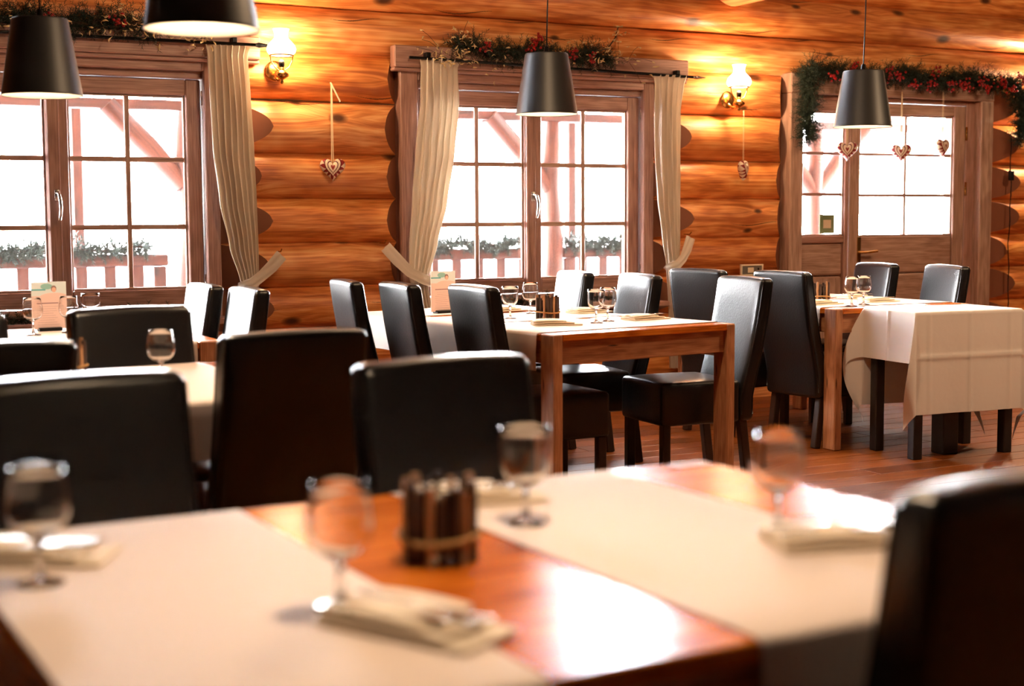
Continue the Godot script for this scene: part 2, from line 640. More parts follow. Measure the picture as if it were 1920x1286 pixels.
func frame_mesh(x0: float, x1: float, y0: float, y1: float, t: float, z0: float, z1: float) -> ArrayMesh:
	var s := st_new(true)
	bx(s, x0, x0 + t, y0, y1, z0, z1, 0.003)
	bx(s, x1 - t, x1, y0, y1, z0, z1, 0.003)
	bx(s, x0 + t, x1 - t, y0, y0 + t, z0, z1, 0.003)
	bx(s, x0 + t, x1 - t, y1 - t, y1, z0, z1, 0.003)
	return done(s)

func handle_mesh() -> ArrayMesh:
	var s := st_new()
	rbox(s, Vector3(0, 0, 0.005), Vector3(0.028, 0.062, 0.012), 0.005, 2, 1)
	tube(s, [Vector3(0, 0.012, 0.008), Vector3(0, 0.012, 0.03), Vector3(0.004, 0.004, 0.046), Vector3(0.008, -0.03, 0.055), Vector3(0.010, -0.07, 0.054), Vector3(0.008, -0.11, 0.048), Vector3(0.004, -0.135, 0.042)], [0.008, 0.008, 0.0085, 0.009, 0.009, 0.0085, 0.007], 10)
	return done(s)

func build_windows():
	for k in 2:
		var x0: float = WIN[k][0]
		var x1: float = WIN[k][1]
		var c := 1.39 if k == 0 else 4.305
		var w := structure("window_%d" % (k + 1))
		var s := st_new(true)
		bx(s, x0, c - 0.71 - 0.085, 0.72, 2.13, -0.26, -0.012)
		bx(s, c + 0.71 + 0.085, x1, 0.72, 2.13, -0.26, -0.012)
		bx(s, x0, x1, 2.035, 2.13, -0.26, -0.014)
		bx(s, x0, x1, 0.70, 0.765, -0.26, -0.014)
		put("window_frame", done(s), M.frame_wood, w)
		sash(w, c - 0.705, c - 0.06, 0.862, 1.942, 0.085, 0.06, 0.09, 0.09, 2, [1.585, 1.21])
		var right := sash(w, c + 0.06, c + 0.705, 0.862, 1.942, 0.055, 0.085, 0.09, 0.09, 2, [1.585, 1.21])
		var ast := put("astragal", bxm(c - 0.055, c + 0.012, 0.775, 2.03, -0.035, -0.018), M.frame_wood, w)
		put("handle", handle_mesh(), M.steel, ast, Vector3(c - 0.012, 1.385, -0.018))
		for y in [1.93, 0.9]:
			put("hinge", tube_mesh([Vector3(c + 0.795, y - 0.04, -0.02), Vector3(c + 0.795, y + 0.04, -0.02)], 0.008, 8), M.steel, right)
		# casing: side boards, head board and the deep pelmet over it
		put("casing_board", bxm(x0 - 0.005, x0 + 0.11, 0.66, 2.145, -0.015, 0.022), M.frame_wood, w)
		put("casing_board", bxm(x1 - 0.075, x1 + 0.005, 0.66, 2.145, -0.015, 0.022), M.frame_wood, w)
		put("casing_board", bxm(x0 + 0.11, x1 - 0.075, 2.075, 2.145, -0.012, 0.026), M.frame_wood, w)
		put("pelmet", bxm(x0 - 0.06, x1 + 0.24, 2.147, 2.275, 0.0, 0.075), M.frame_wood, w)
		put("pelmet_moulding", bxm(x0 - 0.06, x1 + 0.24, 2.125, 2.147, 0.0, 0.06), M.frame_wood, w)
		put("window_sill", bxm(x0 - 0.05, x1 + 0.06, 0.665, 0.70, -0.02, 0.14), M.frame_wood, w)
	# glazed door with a fixed side light
	var d := structure("door_1")
	var s := st_new(true)
	bx(s, 6.29, 6.405, 0.0, 2.10, -0.26, 0.03)
	put("casing_board", done(s), M.casing_wood, d)
	put("casing_board", bxm(8.075, 8.20, 0.0, 2.10, -0.26, 0.03), M.casing_wood, d)
	put("casing_board", bxm(6.29, 8.20, 2.10, 2.24, -0.26, 0.034), M.casing_wood, d)
	put("door_jamb", bxm(7.985, 8.075, 0.0, 2.10, -0.26, -0.035), M.frame_wood, d)
	put("door_jamb", bxm(6.405, 7.985, 2.068, 2.10, -0.26, -0.03), M.frame_wood, d)
	put("threshold", bxm(6.405, 7.985, 0.0, 0.03, -0.26, -0.01), M.frame_wood, d)
	s = st_new(true)
	bx(s, 6.405, 6.437, 0.03, 2.068, -0.10, -0.03)
	bx(s, 6.828, 6.866, 0.03, 2.068, -0.10, -0.03)
	bx(s, 6.437, 6.828, 1.986, 2.068, -0.10, -0.032)
	bx(s, 6.437, 6.828, 1.06, 1.112, -0.10, -0.032)
	bx(s, 6.437, 6.828, 0.03, 0.16, -0.10, -0.032)
	var sl := put("side_light_frame", done(s), M.frame_wood, d)
	put("side_light_backing", bxm(6.437, 6.828, 0.16, 1.06, -0.098, -0.089, 0.0), M.frame_wood, sl)
	put("side_light_panel", bxm(6.437, 6.828, 0.83, 1.06, -0.09, -0.05, 0.012), M.casing_wood, sl)
	put("side_light_panel", bxm(6.437, 6.828, 0.16, 0.82, -0.09, -0.05, 0.012), M.casing_wood, sl)
	put("pane", bxm(6.437, 6.828, 1.112, 1.986, -0.086, -0.080, 0.0), M.pane, sl)
	put("glazing_bead", frame_mesh(6.437, 6.828, 1.112, 1.986, 0.011, -0.075, -0.045), M.casing_wood, sl)
	for y in [1.695, 1.405]:
		put("muntin", bxm(6.437, 6.828, y - 0.011, y + 0.011, -0.079, -0.06, 0.003), M.frame_wood, sl)
	s = st_new(true)
	bx(s, 6.874, 6.972, 0.035, 2.063, -0.10, -0.034)
	bx(s, 7.868, 7.980, 0.035, 2.063, -0.10, -0.034)
	bx(s, 6.972, 7.868, 1.982, 2.063, -0.10, -0.036)
	bx(s, 6.972, 7.868, 0.035, 0.18, -0.10, -0.036)
	var leaf := put("door_leaf", done(s), M.casing_wood, d)
	put("door_backing", bxm(6.972, 7.868, 0.18, 1.105, -0.098, -0.090, 0.0), M.frame_wood, leaf)
	for q in [[0.835, 1.105], [0.505, 0.828], [0.18, 0.498]]:
		put("door_panel", bxm(6.972, 7.868, q[0], q[1], -0.092, -0.044, 0.01), M.casing_wood, leaf)
	put("pane", bxm(6.972, 7.868, 1.105, 1.982, -0.086, -0.080, 0.0), M.pane, leaf)
	put("glazing_bead", frame_mesh(6.972, 7.868, 1.105, 1.982, 0.011, -0.075, -0.05), M.casing_wood, leaf)
	put("muntin", bxm(7.409, 7.431, 1.105, 1.982, -0.079, -0.06, 0.003), M.casing_wood, leaf)
	for y in [1.695, 1.40]:
		put("muntin", bxm(6.972, 7.868, y - 0.011, y + 0.011, -0.079, -0.061, 0.003), M.casing_wood, leaf)
	var hm := st_new()
	rbox(hm, Vector3(0, 0, 0.004), Vector3(0.034, 0.24, 0.008), 0.003, 2, 1)
	put("handle_plate", done(hm), M.brass, leaf, Vector3(6.965, 0.98, -0.034))
	put("door_handle", tube_mesh([Vector3(6.965, 0.99, -0.03), Vector3(6.965, 0.99, 0.018), Vector3(6.978, 0.99, 0.028), Vector3(7.02, 0.992, 0.03), Vector3(7.09, 0.997, 0.028)], [0.009, 0.009, 0.010, 0.010, 0.008], 10), M.brass, leaf)
	for y in [1.86, 1.45, 0.35]:
		put("hinge", tube_mesh([Vector3(7.984, y - 0.05, -0.028), Vector3(7.984, y + 0.05, -0.028)], 0.009, 8), M.brass, leaf)
	# high windows in the gable above the veranda roof
	for k in 3:
		var w := structure("window_%d" % (k + 3))
		var g = GABLE[k]
		put("window_frame", frame_mesh(g[0], g[1], GY0, GY1, 0.07, -0.25, -0.02), M.frame_wood, w)
		sash(w, g[0] + 0.14, g[1] - 0.14, GY0 + 0.14, GY1 - 0.14, 0.07, 0.07, 0.07, 0.07, 2, [])
	# notice stuck to the side light
	var n := thing("notice", "small square green-edged notice stuck on the glass beside the door", "sign", Vector3(6.71, 1.195, -0.078))
	put("card", box_mesh(Vector3(0.135, 0.135, 0.003), 0.0005), mat("notice_green", Color(0.45, 0.50, 0.34), 0.7), n)
	put("centre", box_mesh(Vector3(0.07, 0.06, 0.002), 0.0005, Vector3(0, 0, 0.002)), mat("notice_cream", Color(0.86, 0.78, 0.66), 0.7), n)

# ------------------------------------------------------------------ outside
func needles(s: SurfaceTool, path: Array, rad: float, count: int, ln: float, r: RandomNumberGenerator, droop := 0.3, thick := 0.0019):
	var n := path.size()
	for i in count:
		var t := r.randf() * (n - 1)
		var k := mini(int(t), n - 2)
		var p: Vector3 = path[k].lerp(path[k + 1], t - k)
		var ax: Vector3 = (path[k + 1] - path[k]).normalized()
		# a sprig: a stem with short needles on both sides
		var d := Vector3(r.randfn(), r.randfn() - droop, r.randfn()).normalized()
		d = (d + ax * r.randf_range(-0.6, 0.6)).normalized()
		var len := rad * r.randf_range(0.5, 1.25)
		var side := d.cross(Vector3(r.randfn(), r.randfn(), r.randfn())).normalized()
		var side2 := d.cross(side)
		for q in 13:
			var b := p + d * len * (0.15 + 0.85 * q / 12.0)
			var w := TAU * q * 0.38
			var dir := ((side * cos(w) + side2 * sin(w)) * 0.8 + d * 0.75).normalized()
			var tip := b + dir * ln * r.randf_range(0.7, 1.1)
			var nn := dir.cross(d).normalized() * thick
			var mm := dir.cross(nn).normalized() * thick
			tri(s, b + nn, b - nn * 0.5 + mm, tip)
			tri(s, b - nn * 0.5 + mm, b - nn * 0.5 - mm, tip)
			tri(s, b - nn * 0.5 - mm, b + nn, tip)

func garland(n: String, label: String, path: Array, rad: float, count: int, sd: int, m: String, group := "", thick := 0.0019) -> Node3D:
	var g := thing(n, label, "garland", path[0], 0.0, group)
	var r := RandomNumberGenerator.new()
	r.seed = sd
	var loc := path.map(func(p): return p - path[0])
	put("stem", tube_mesh(loc, 0.008, 6), M.twig, g)
	var s := st_new(true)
	needles(s, loc, rad, count, 0.028 + (thick - 0.0019) * 4.0, r, 0.3, thick)
	var o := put("needles", done(s), M[m], g)
	o.set_meta("kind", "stuff")
	return g

func build_outside():
	var gr := structure("ground")
	put("snow", box_mesh(Vector3(80, 0.2, 60), 0.0, Vector3(4, -0.75, -30.3)), M.snow, gr)
	var dk := structure("veranda_floor")
	for i in 13:
		put("plank", box_mesh(Vector3(16, 0.04, 0.165), 0.004, Vector3(4, -0.03, -0.42 - i * 0.17)), M.outdoor_wood, dk)
	put("joist", box_mesh(Vector3(16, 0.55, 0.12), 0.0, Vector3(4, -0.33, -2.4)), M.outdoor_wood, dk)
	# veranda roof and the plate it rests on
	var rf := structure("veranda_roof")
	var rs := st_new(true)
	cbox(rs, Vector3(4, 2.42, -1.45), Vector3(17, 0.06, 2.75), 0.0, Basis(Vector3.RIGHT, deg_to_rad(-7)))
	put("roof_deck", done(rs), mat("roof_pale", Color(0.86, 0.78, 0.70), 0.8), rf)
	put("wall_plate", box_mesh(Vector3(17, 0.07, 0.1), 0.006, Vector3(4, 2.055, -2.2)), M.outdoor_wood, rf)
	for i in 12:
		var b := st_new(true)
		cbox(b, Vector3(-2.0 + i * 1.15, 2.315, -1.5), Vector3(0.07, 0.1, 2.6), 0.006, Basis(Vector3.RIGHT, deg_to_rad(-7)))
		put("rafter", done(b), M.outdoor_wood, rf)
	var px := [-0.35, 2.66, 5.63, 8.32]
	var lab := ["round log veranda post left of the railing behind the left window", "round log veranda post outside the right pane of the left window", "round log veranda post outside the middle of the centre window", "round log veranda post outside the narrow side light of the door"]
	for i in 4:
		var p := thing("veranda_post", lab[i], "post", Vector3(px[i], -0.01, -2.2), 0, "round veranda posts")
		var pts := []
		var rr := []
		for k in 12:
			pts.append(Vector3(0.012 * sin(k * 1.1 + i), 2.03 * k / 11.0, 0.01 * cos(k * 0.9)))
			rr.append(0.098 - 0.022 * k / 11.0 + 0.005 * sin(k * 2.1))
		put("trunk", tube_mesh(pts, rr, 18), M.outdoor_log, p)
		for sg in [-1.0, 1.0]:
			var e := st_new()
			tube(e, [Vector3(0.05 * sg, 1.50, 0), Vector3(0.28 * sg, 1.77, 0), Vector3(0.56 * sg, 2.06, 0)], [0.075, 0.085, 0.08], 14)
			if sg < 0 or i == 3: put("brace", done(e), M.outdoor_log, p)
	# slender square poles out beyond the railing
	var k := 0
	for x in [1.95, 5.99]:
		var p := thing("flag_pole", ["slender red-brown square pole beyond the railing, left window", "slender red-brown square pole beyond the railing, centre window"][k], "pole", Vector3(x, -0.65, -2.52))
		put("shaft", box_mesh(Vector3(0.075, 2.75, 0.075), 0.008, Vector3(0, 1.375, 0)), M.outdoor_wood, p)
		put("foot", box_mesh(Vector3(0.16, 0.06, 0.16), 0.008, Vector3(0, 0.03, 0)), M.outdoor_wood, p)
		k += 1
	# railings between the posts
	var spans := [[-0.25, 2.50], [2.82, 5.42], [5.72, 7.2]]
	for i in 3:
		var a: float = spans[i][0]
		var b: float = spans[i][1]
		var rl := thing("veranda_railing", ["red-brown wooden veranda railing outside the left window", "red-brown wooden veranda railing outside the left half of the centre window", "red-brown wooden veranda railing outside the right half of the centre window"][i], "railing", Vector3(a, 0, -2.2), 0, "veranda railings")
		put("top_rail", box_mesh(Vector3(b - a, 0.085, 0.09), 0.01, Vector3((b - a) / 2, 0.965, 0)), M.outdoor_wood, rl)
		put("bottom_rail", box_mesh(Vector3(b - a, 0.07, 0.06), 0.01, Vector3((b - a) / 2, 0.12, 0)), M.outdoor_wood, rl)
		for end in [0.06, b - a - 0.06]:
			put("newel", box_mesh(Vector3(0.09, 0.93, 0.07), 0.006, Vector3(end, 0.455, 0)), M.outdoor_wood, rl)
		var bm := box_mesh(Vector3(0.08, 0.77, 0.03), 0.004)
		var x := 0.2
		while x < b - a - 0.15:
			put("baluster", bm, M.outdoor_wood, rl, Vector3(x, 0.54, 0))
			x += 0.195
	var gl := [[[0.3, 2.38], "frosted fir garland lying along the railing outside the left window"], [[3.9, 5.33], "frosted fir garland on the railing, left half of the centre window"], [[5.74, 6.36], "frosted fir garland on the railing, right half of the centre window"]]
	for i in 3:
		var pth := []
		var n := 16
		for j in n + 1:
			pth.append(Vector3(lerpf(gl[i][0][0], gl[i][0][1], float(j) / n), 1.05 + 0.016 * sin(j * 1.3 + i), -2.15 + 0.02 * sin(j * 2.0)))
		garland("fir_garland", gl[i][1], pth, 0.095, int((gl[i][0][1] - gl[i][0][0]) * 420), 40 + i, "fir_frosted", "", 0.0042)
	# a few distant firs
	var fl := ["small distant fir seen low behind the door glass", "second small distant fir behind the door glass, the right one"]
	for i in 2:
		var t := thing("fir_tree", fl[i], "tree", Vector3([17.6, 18.9][i], -0.65, -20.0), 0)
		var s := st_new()
		tube(s, [Vector3.ZERO, Vector3(0, 1.6, 0)], [0.08, 0.02], 8)
		put("trunk", done(s), M.twig, t)
		s = st_new()
		for q in 6:
			lathe(s, [Vector2(0.55 - q * 0.085, 0.3 + q * 0.22), Vector2(0.02, 0.62 + q * 0.22)], 12)
		put("boughs", done(s), M.fir_frosted, t)

# ------------------------------------------------------------------ tables
const TH := 0.76

func runner_mesh(w: float, across: float, hang_a: float, hang_b: float) -> ArrayMesh:
	# runs along x, hangs over both ends at +-across/2
	var s := st_new()
	var prof := []
	var h := across / 2.0
	var e := 0.006
	prof.append([-h - 0.004, -hang_a])
	prof.append([-h - 0.007, -hang_a * 0.5])
	prof.append([-h - e, -0.012])
	prof.append([-h - e * 0.4, -0.001])
	prof.append([-h + 0.01, 0.0025])
	for k in range(1, 8): prof.append([lerpf(-h, h, k / 8.0), 0.0025])
	prof.append([h - 0.01, 0.0025])
	prof.append([h + e * 0.4, -0.001])
	prof.append([h + e, -0.012])
	prof.append([h + 0.007, -hang_b * 0.5])
	prof.append([h + 0.004, -hang_b])
	for side in 2:
		var rows := []
		for i in prof.size():
			var row := PackedVector3Array()
			for j in 9:
				var z := (j / 8.0 - 0.5) * w
				var p := Vector3(prof[i][0], prof[i][1], z)
				var drop := clampf(-p.y * 8.0, 0.0, 1.0)
				p.x += signf(p.x) * drop * 0.006 * sin(j * 1.7 + i)
				if side == 1:
					p.y -= 0.0016 if drop < 0.05 else 0.0
					p.x -= signf(p.x) * (0.0016 if drop >= 0.05 else 0.0)
				row.append(p)
			rows.append(row)
		if side == 0: rows.reverse()
		sheet(s, rows, false, 0.1, 0.1)
	return done(s)

func make_table(label: String, at: Vector3, turn: float, lx: float, lz: float, lw: Vector2) -> Node3D:
	var t := thing("dining_table", label, "table", at, turn, "wooden dining tables")
	var s := st_new(true)
	var ex := 0.0
	cbox(s, Vector3(0, TH - 0.015, 0), Vector3(lx - 0.002, 0.03, lz - lw.y * 2 - 0.002), 0.003)
	for sg in [-1.0, 1.0]:
		cbox(s, Vector3(0, TH - 0.015, sg * (lz - lw.y) / 2), Vector3(lx - lw.x * 2 - 0.002, 0.03, lw.y - 0.001), 0.003)
	put("tabletop", done(s), M.table_wood, t)
	s = st_new(true)
	for sg in [-1.0, 1.0]:
		cbox(s, Vector3(0, TH - 0.0805, sg * (lz / 2 - 0.034)), Vector3(lx - lw.x * 2, 0.101, 0.022), 0.003)
		cbox(s, Vector3(sg * (lx / 2 - 0.034), TH - 0.0805, 0), Vector3(0.022, 0.101, lz - lw.y * 2), 0.003)
	put("apron", done(s), M.leg_wood, t)
	var lm := box_mesh(Vector3(lw.x, TH, lw.y), 0.005, Vector3(0, TH / 2, 0))
	for sx in [-1.0, 1.0]:
		for sz in [-1.0, 1.0]:
			put("leg", lm, M.leg_wood, t, Vector3(sx * (lx - lw.x) / 2, 0, sz * (lz - lw.y) / 2))
	return t

func lay_runner(t: Node3D, label: String, off: float, w: float, along_x: bool, across: float, ha := 0.16, hb := 0.16):
	var o := MeshInstance3D.new()
	o.name = numbered("table_runner")
	o.mesh = runner_mesh(w, across, ha, hb)
	o.material_override = M.runner
	tag(o, label, "table runner", "cream table runners")
	add_child(o)
	var b := t.basis
	o.position = t.position + b * Vector3(0 if along_x else off, TH + 0.0006, off if along_x else 0)
	o.rotation_degrees.y = t.rotation_degrees.y + (0.0 if along_x else 90.0)

var T := {}

func build_tables():
	T.near = make_table("nearest wooden dining table, blurred in the foreground with two cream runners", Vector3(0.95, 0, 6.175), 2.0, 1.44, 1.03, Vector2(0.095, 0.05))
	lay_runner(T.near, "wide cream runner on the nearest table, left of the twig candle holder", -0.485, 0.46, false, 1.03)
	lay_runner(T.near, "wide cream runner on the nearest table, right of the twig candle holder", 0.26, 0.46, false, 1.03)
	T.second = make_table("dining table behind the foreground chairs on the left, mostly hidden", Vector3(0.84, 0, 3.70), 2.0, 1.48, 1.04, Vector2(0.095, 0.05))
	lay_runner(T.second, "cream runner on the second left table, under a lone wine glass", 0.15, 0.62, false, 1.04)
	lay_runner(T.second, "cream runner at the left end of the second left table", -0.48, 0.46, false, 1.04)
	T.left = make_table("dining table beside the left window, with a menu card standing on it", Vector3(0.87, 0, 1.79), 0.0, 1.48, 1.04, Vector2(0.095, 0.05))
	lay_runner(T.left, "cream runner on the left window table, under the menu card", 0.2, 0.5, false, 1.04)
	lay_runner(T.left, "cream runner at the right end of the left window table", 0.55, 0.17, false, 1.04)
	T.mid = make_table("sharp wooden dining table in the centre, its end and square legs facing us", Vector3(3.278, 0, 1.767), 8.0, 1.05, 1.90, Vector2(0.05, 0.095))
	lay_runner(T.mid, "cream runner across the near half of the centre table", 0.575, 0.52, true, 1.05)
	lay_runner(T.mid, "cream runner across the middle of the centre table", -0.02, 0.50, true, 1.05)
	lay_runner(T.mid, "cream runner across the far end of the centre table", -0.62, 0.48, true, 1.05)
	T.right = make_table("wooden dining table in front of the door, beside the one with a white cloth", Vector3(5.465, 0, 1.33), 0.0, 0.95, 1.49, Vector2(0.05, 0.095))
	lay_runner(T.right, "cream runner across the near half of the table by the door", 0.36, 0.52, true, 0.95, 0.22, 0.16)
	lay_runner(T.right, "cream runner across the far half of the table by the door", -0.36, 0.5, true, 0.95)
	# the small table that carries the white cloth
	var c := Vector3(5.487, 0, 2.341)
	var lx := 0.68
	var lz := 0.42
	var t := thing("small_table", "small dark-legged table hidden under the white tablecloth", "table", c, -5.0)
	put("tabletop", box_mesh(Vector3(lx - 0.01, 0.03, lz - 0.01), 0.004, Vector3(0, TH - 0.016, 0)), M.table_wood, t)
	var dl := mat("dark_leg", Color(0.13, 0.085, 0.065), 0.5)
	var lm := box_mesh(Vector3(0.055, TH - 0.03, 0.055), 0.004, Vector3(0, (TH - 0.03) / 2, 0))
	for sx in [-1.0, 1.0]:
		for sz in [-1.0, 1.0]:
			put("leg", lm, dl, t, Vector3(sx * (lx / 2 - 0.05), 0, sz * (lz / 2 - 0.05)))
	put("centre_post", box_mesh(Vector3(0.1, TH - 0.03, 0.1), 0.005, Vector3(-0.02, (TH - 0.03) / 2, 0.06)), dl, t)
	var o := put("tablecloth", cloth_mesh(lx, lz, [0.27, 0.45, 0.53, 0.53]), M.cloth, self, Vector3(c.x, TH + 0.001, c.z))
	o.rotation_degrees.y = -5.0
	tag(o, "white tablecloth with ironed folds hanging in pointed corners, right side", "tablecloth")

# cloth over a table of lx by lz; hang: left, right, back, front
func cloth_mesh(lx: float, lz: float, hang: Array) -> ArrayMesh:
	var hx := lx / 2.0
	var hz := lz / 2.0
	var us := []
	var vs := []
	var cut := func(a: float, lo: float, hi: float) -> Array:
		var l := []
		for k in 41: l.append(-a - lo * (1.0 - k / 40.0))
		for k in range(1, 72): l.append(lerpf(-a, a, k / 72.0))
		for k in 41: l.append(a + hi * k / 40.0)
		return l
	us = cut.call(hx, hang[0], hang[1])
	vs = cut.call(hz, hang[2], hang[3])
	var place := func(u: float, v: float) -> Vector3:
		var cx := clampf(u, -hx, hx)
		var cz := clampf(v, -hz, hz)
		var du := u - cx
		var dv := v - cz
		var p := Vector3(cx, 0.003, cz)
		var rho := sqrt(du * du + dv * dv)
		if rho < 1e-5:
			return p
		var round := minf(rho, 0.012)
		if absf(du) < 1e-5 or absf(dv) < 1e-5:
			var out := Vector3(signf(du) if absf(du) > 1e-5 else 0.0, 0, signf(dv) if absf(dv) > 1e-5 else 0.0)
			var along := cz if absf(du) > 1e-5 else cx
			var wav := 0.004 * sin(along * 17.0) * rho / 0.4
			p += out * (0.006 * round / 0.012 + wav + 0.02 * rho)
			# ironed creases stand a little proud
			var cr := exp(-pow((along - 0.0) / 0.009, 2.0)) + exp(-pow((absf(along) - 0.26) / 0.009, 2.0)) + (exp(-pow((rho - 0.24) / 0.009, 2.0)) if absf(dv) > 1e-5 else 0.0)
			p += out * 0.006 * cr
			p.y -= maxf(rho - 0.006, 0.0)
			return p
		var phi := atan2(absf(dv), absf(du)) / (PI / 2)   # 0 on the x side, 1 on the z side
		var diag := Vector3(signf(du), 0, signf(dv)).normalized()
		var ear := pow(sin(PI * phi), 0.8)
		var outx := Vector3(signf(du), 0, 0)
		var outz := Vector3(0, 0, signf(dv))
		var flare := 0.60 * ear * rho * maxf(0.14, 1.0 - pow(rho / 0.62, 1.6))
		p += diag * flare + (outx * (1.0 - phi) + outz * phi) * (0.006 * round / 0.012 + 0.02 * rho)
		# the hanging tip leans back towards the middle of the side
		p += -outz * 0.20 * ear * ear * rho * rho / 0.6
		p.y -= maxf(rho * (1.0 + 0.04 * ear) - 0.006, 0.0)
		return p
	var s := st_new()
	for side in 2:
		var rows := []
		for u in us:
			var row := PackedVector3Array()
			for v in vs:
				var p: Vector3 = place.call(u, v)
				if side == 1: p += Vector3(-p.x * 0.004, -0.0012, -p.z * 0.004)
				row.append(p)
			rows.append(row)
		if side == 0: rows.reverse()
		sheet(s, rows, false, 0.05, 0.05)
	return done(s)

# ------------------------------------------------------------------ chairs
func make_chair(label: String) -> Node3D:
	var c := thing("dining_chair", label, "chair", Vector3.ZERO, 0.0, "black leather high-back dining chairs")
	var s := st_new()
	rbox(s, Vector3(0, 0.372, 0.02), Vector3(0.415, 0.205, 0.43), 0.022, 3, 5, func(q: Vector3):
		var dome := 0.012 * (1.0 - pow(absf(q.x) / 0.21, 2.0)) * (1.0 - pow(absf(q.z) / 0.215, 2.0)) if q.y > 0.0 else 0.0
		return q + Vector3(0, dome, 0))
	put("seat", done(s), M.leather, c)
	s = st_new()
	var rake := func(q: Vector3) -> Vector3:
		var y := q.y + 0.615   # world height
		var t := clampf((y - 0.40) / 0.56, 0.0, 1.0)
		var k := 1.0 - 0.16 * t
		q.z *= k
		q.z -= 0.115 * t + 0.012 * sin(PI * t)
		var top := clampf((y - 0.9) / 0.06, 0.0, 1.0)
		q.y -= 0.006 * top * pow(q.x / 0.21, 2.0)
		return q
	rbox(s, Vector3(0, 0.615, -0.232), Vector3(0.415, 0.69, 0.085), 0.026, 4, 8, rake)
	var bk := put("backrest", done(s), M.leather, c)
	# welted seams down both sides of the backrest
	for sx in [-1.0, 1.0]:
		for sz in [-1.0, 1.0]:
			var pts := []
			for i in 15:
				var q := Vector3(sx * 0.2055, lerpf(-0.31, 0.325, i / 14.0), sz * 0.0305)
				pts.append(Vector3(0, 0.615, -0.232) + rake.call(q))
			put("piping", tube_mesh(pts, 0.0028, 6), M.leather, bk)
	for sx in [-1.0, 1.0]:
		s = st_new(true)
		cbox(s, Vector3(0, 0.14, 0), Vector3(0.042, 0.28, 0.042), 0.004)
		put("leg", done(s), M.chair_leg, c, Vector3(sx * 0.175, 0, 0.20))
		s = st_new(true)
		cbox(s, Vector3(0, 0.14, 0), Vector3(0.042, 0.284, 0.042), 0.004, Basis(Vector3.RIGHT, deg_to_rad(7)))
		put("leg", done(s), M.chair_leg, c, Vector3(sx * 0.175, 0.002, -0.235))
	return c

func build_chairs():
	# x, z of the middle of the top of the backrest (seen face), which face, turn, label
	var L := [
		[1.25, 5.28, 1, 7.0, "dark high-back chair facing us across the nearest table, behind the twig holder"],
		[0.505, 5.24, 1, 6.0, "very large blurred black chair at the far side of the nearest table, left edge"],
		[1.215, 4.42, 0, 187.0, "black chair showing its back between the two big foreground chairs"],
		[0.455, 4.39, 0, 187.0, "black chair back at the left edge behind the largest blurred chair"],
		[1.06, 3.16, 1, 8.0, "brownish chair facing us on the left, behind the lone wine glass"],
		[0.45, 3.22, 1, 6.0, "chair cut off by the left picture edge, only its silvery rim seen"],
		[1.28, 6.86, 0, 184.0, "huge blurred black chair back in the lower right corner"],
		[1.735, 1.53, 1, -90.0, "chair with a bright window-lit backrest, farther of two beside the left curtain"],
		[1.80, 2.00, 1, -90.0, "chair with a bright window-lit backrest, nearer of two beside the left curtain"],
		[2.44, 1.48, 0, 84.0, "black chair at the centre table, left side, farthest toward the log wall"],
		[2.53, 1.93, 0, 87.0, "black chair at the centre table, left side, middle of the three"],
		[2.70, 2.36, 0, 90.0, "black chair at the centre table, left side, nearest of the three"],
		[3.90, 1.17, 1, -98.0, "white-glaring chair at the centre table, right side, below the window handle"],
		[3.99, 1.69, 1, -97.0, "white-glaring chair at the centre table, right side, middle of the three"],
		[4.23, 2.27, 1, -94.0, "grey-lit chair pulled up at the near right corner of the centre table"],
		[4.66, 1.25, 0, 100.0, "black chair behind the right curtain hem, farther of two left of the door table"],
		[4.84, 1.785, 0, 94.0, "tall black chair back directly left of the door table's twig holder"],
		[6.13, 1.08, 1, -99.0, "black chair below the brass door handle, at the far side of the door table"],
		[6.20, 1.61, 1, -103.0, "grey-brown faced chair in front of the door, nearer its hinges"],
	]
	var first: Node3D = null
	for a in L:
		var c: Node3D
		if first == null:
			first = make_chair(a[4])
			c = first
		else:
			c = copy(first, Vector3.ZERO, 0, a[4])
		var th := deg_to_rad(a[3])
		var off := 0.365 if a[2] == 0 else 0.325
		var fw := Vector3(sin(th), 0, cos(th))
		c.position = Vector3(a[0], 0, a[1]) + fw * off
		c.rotation_degrees.y = a[3]

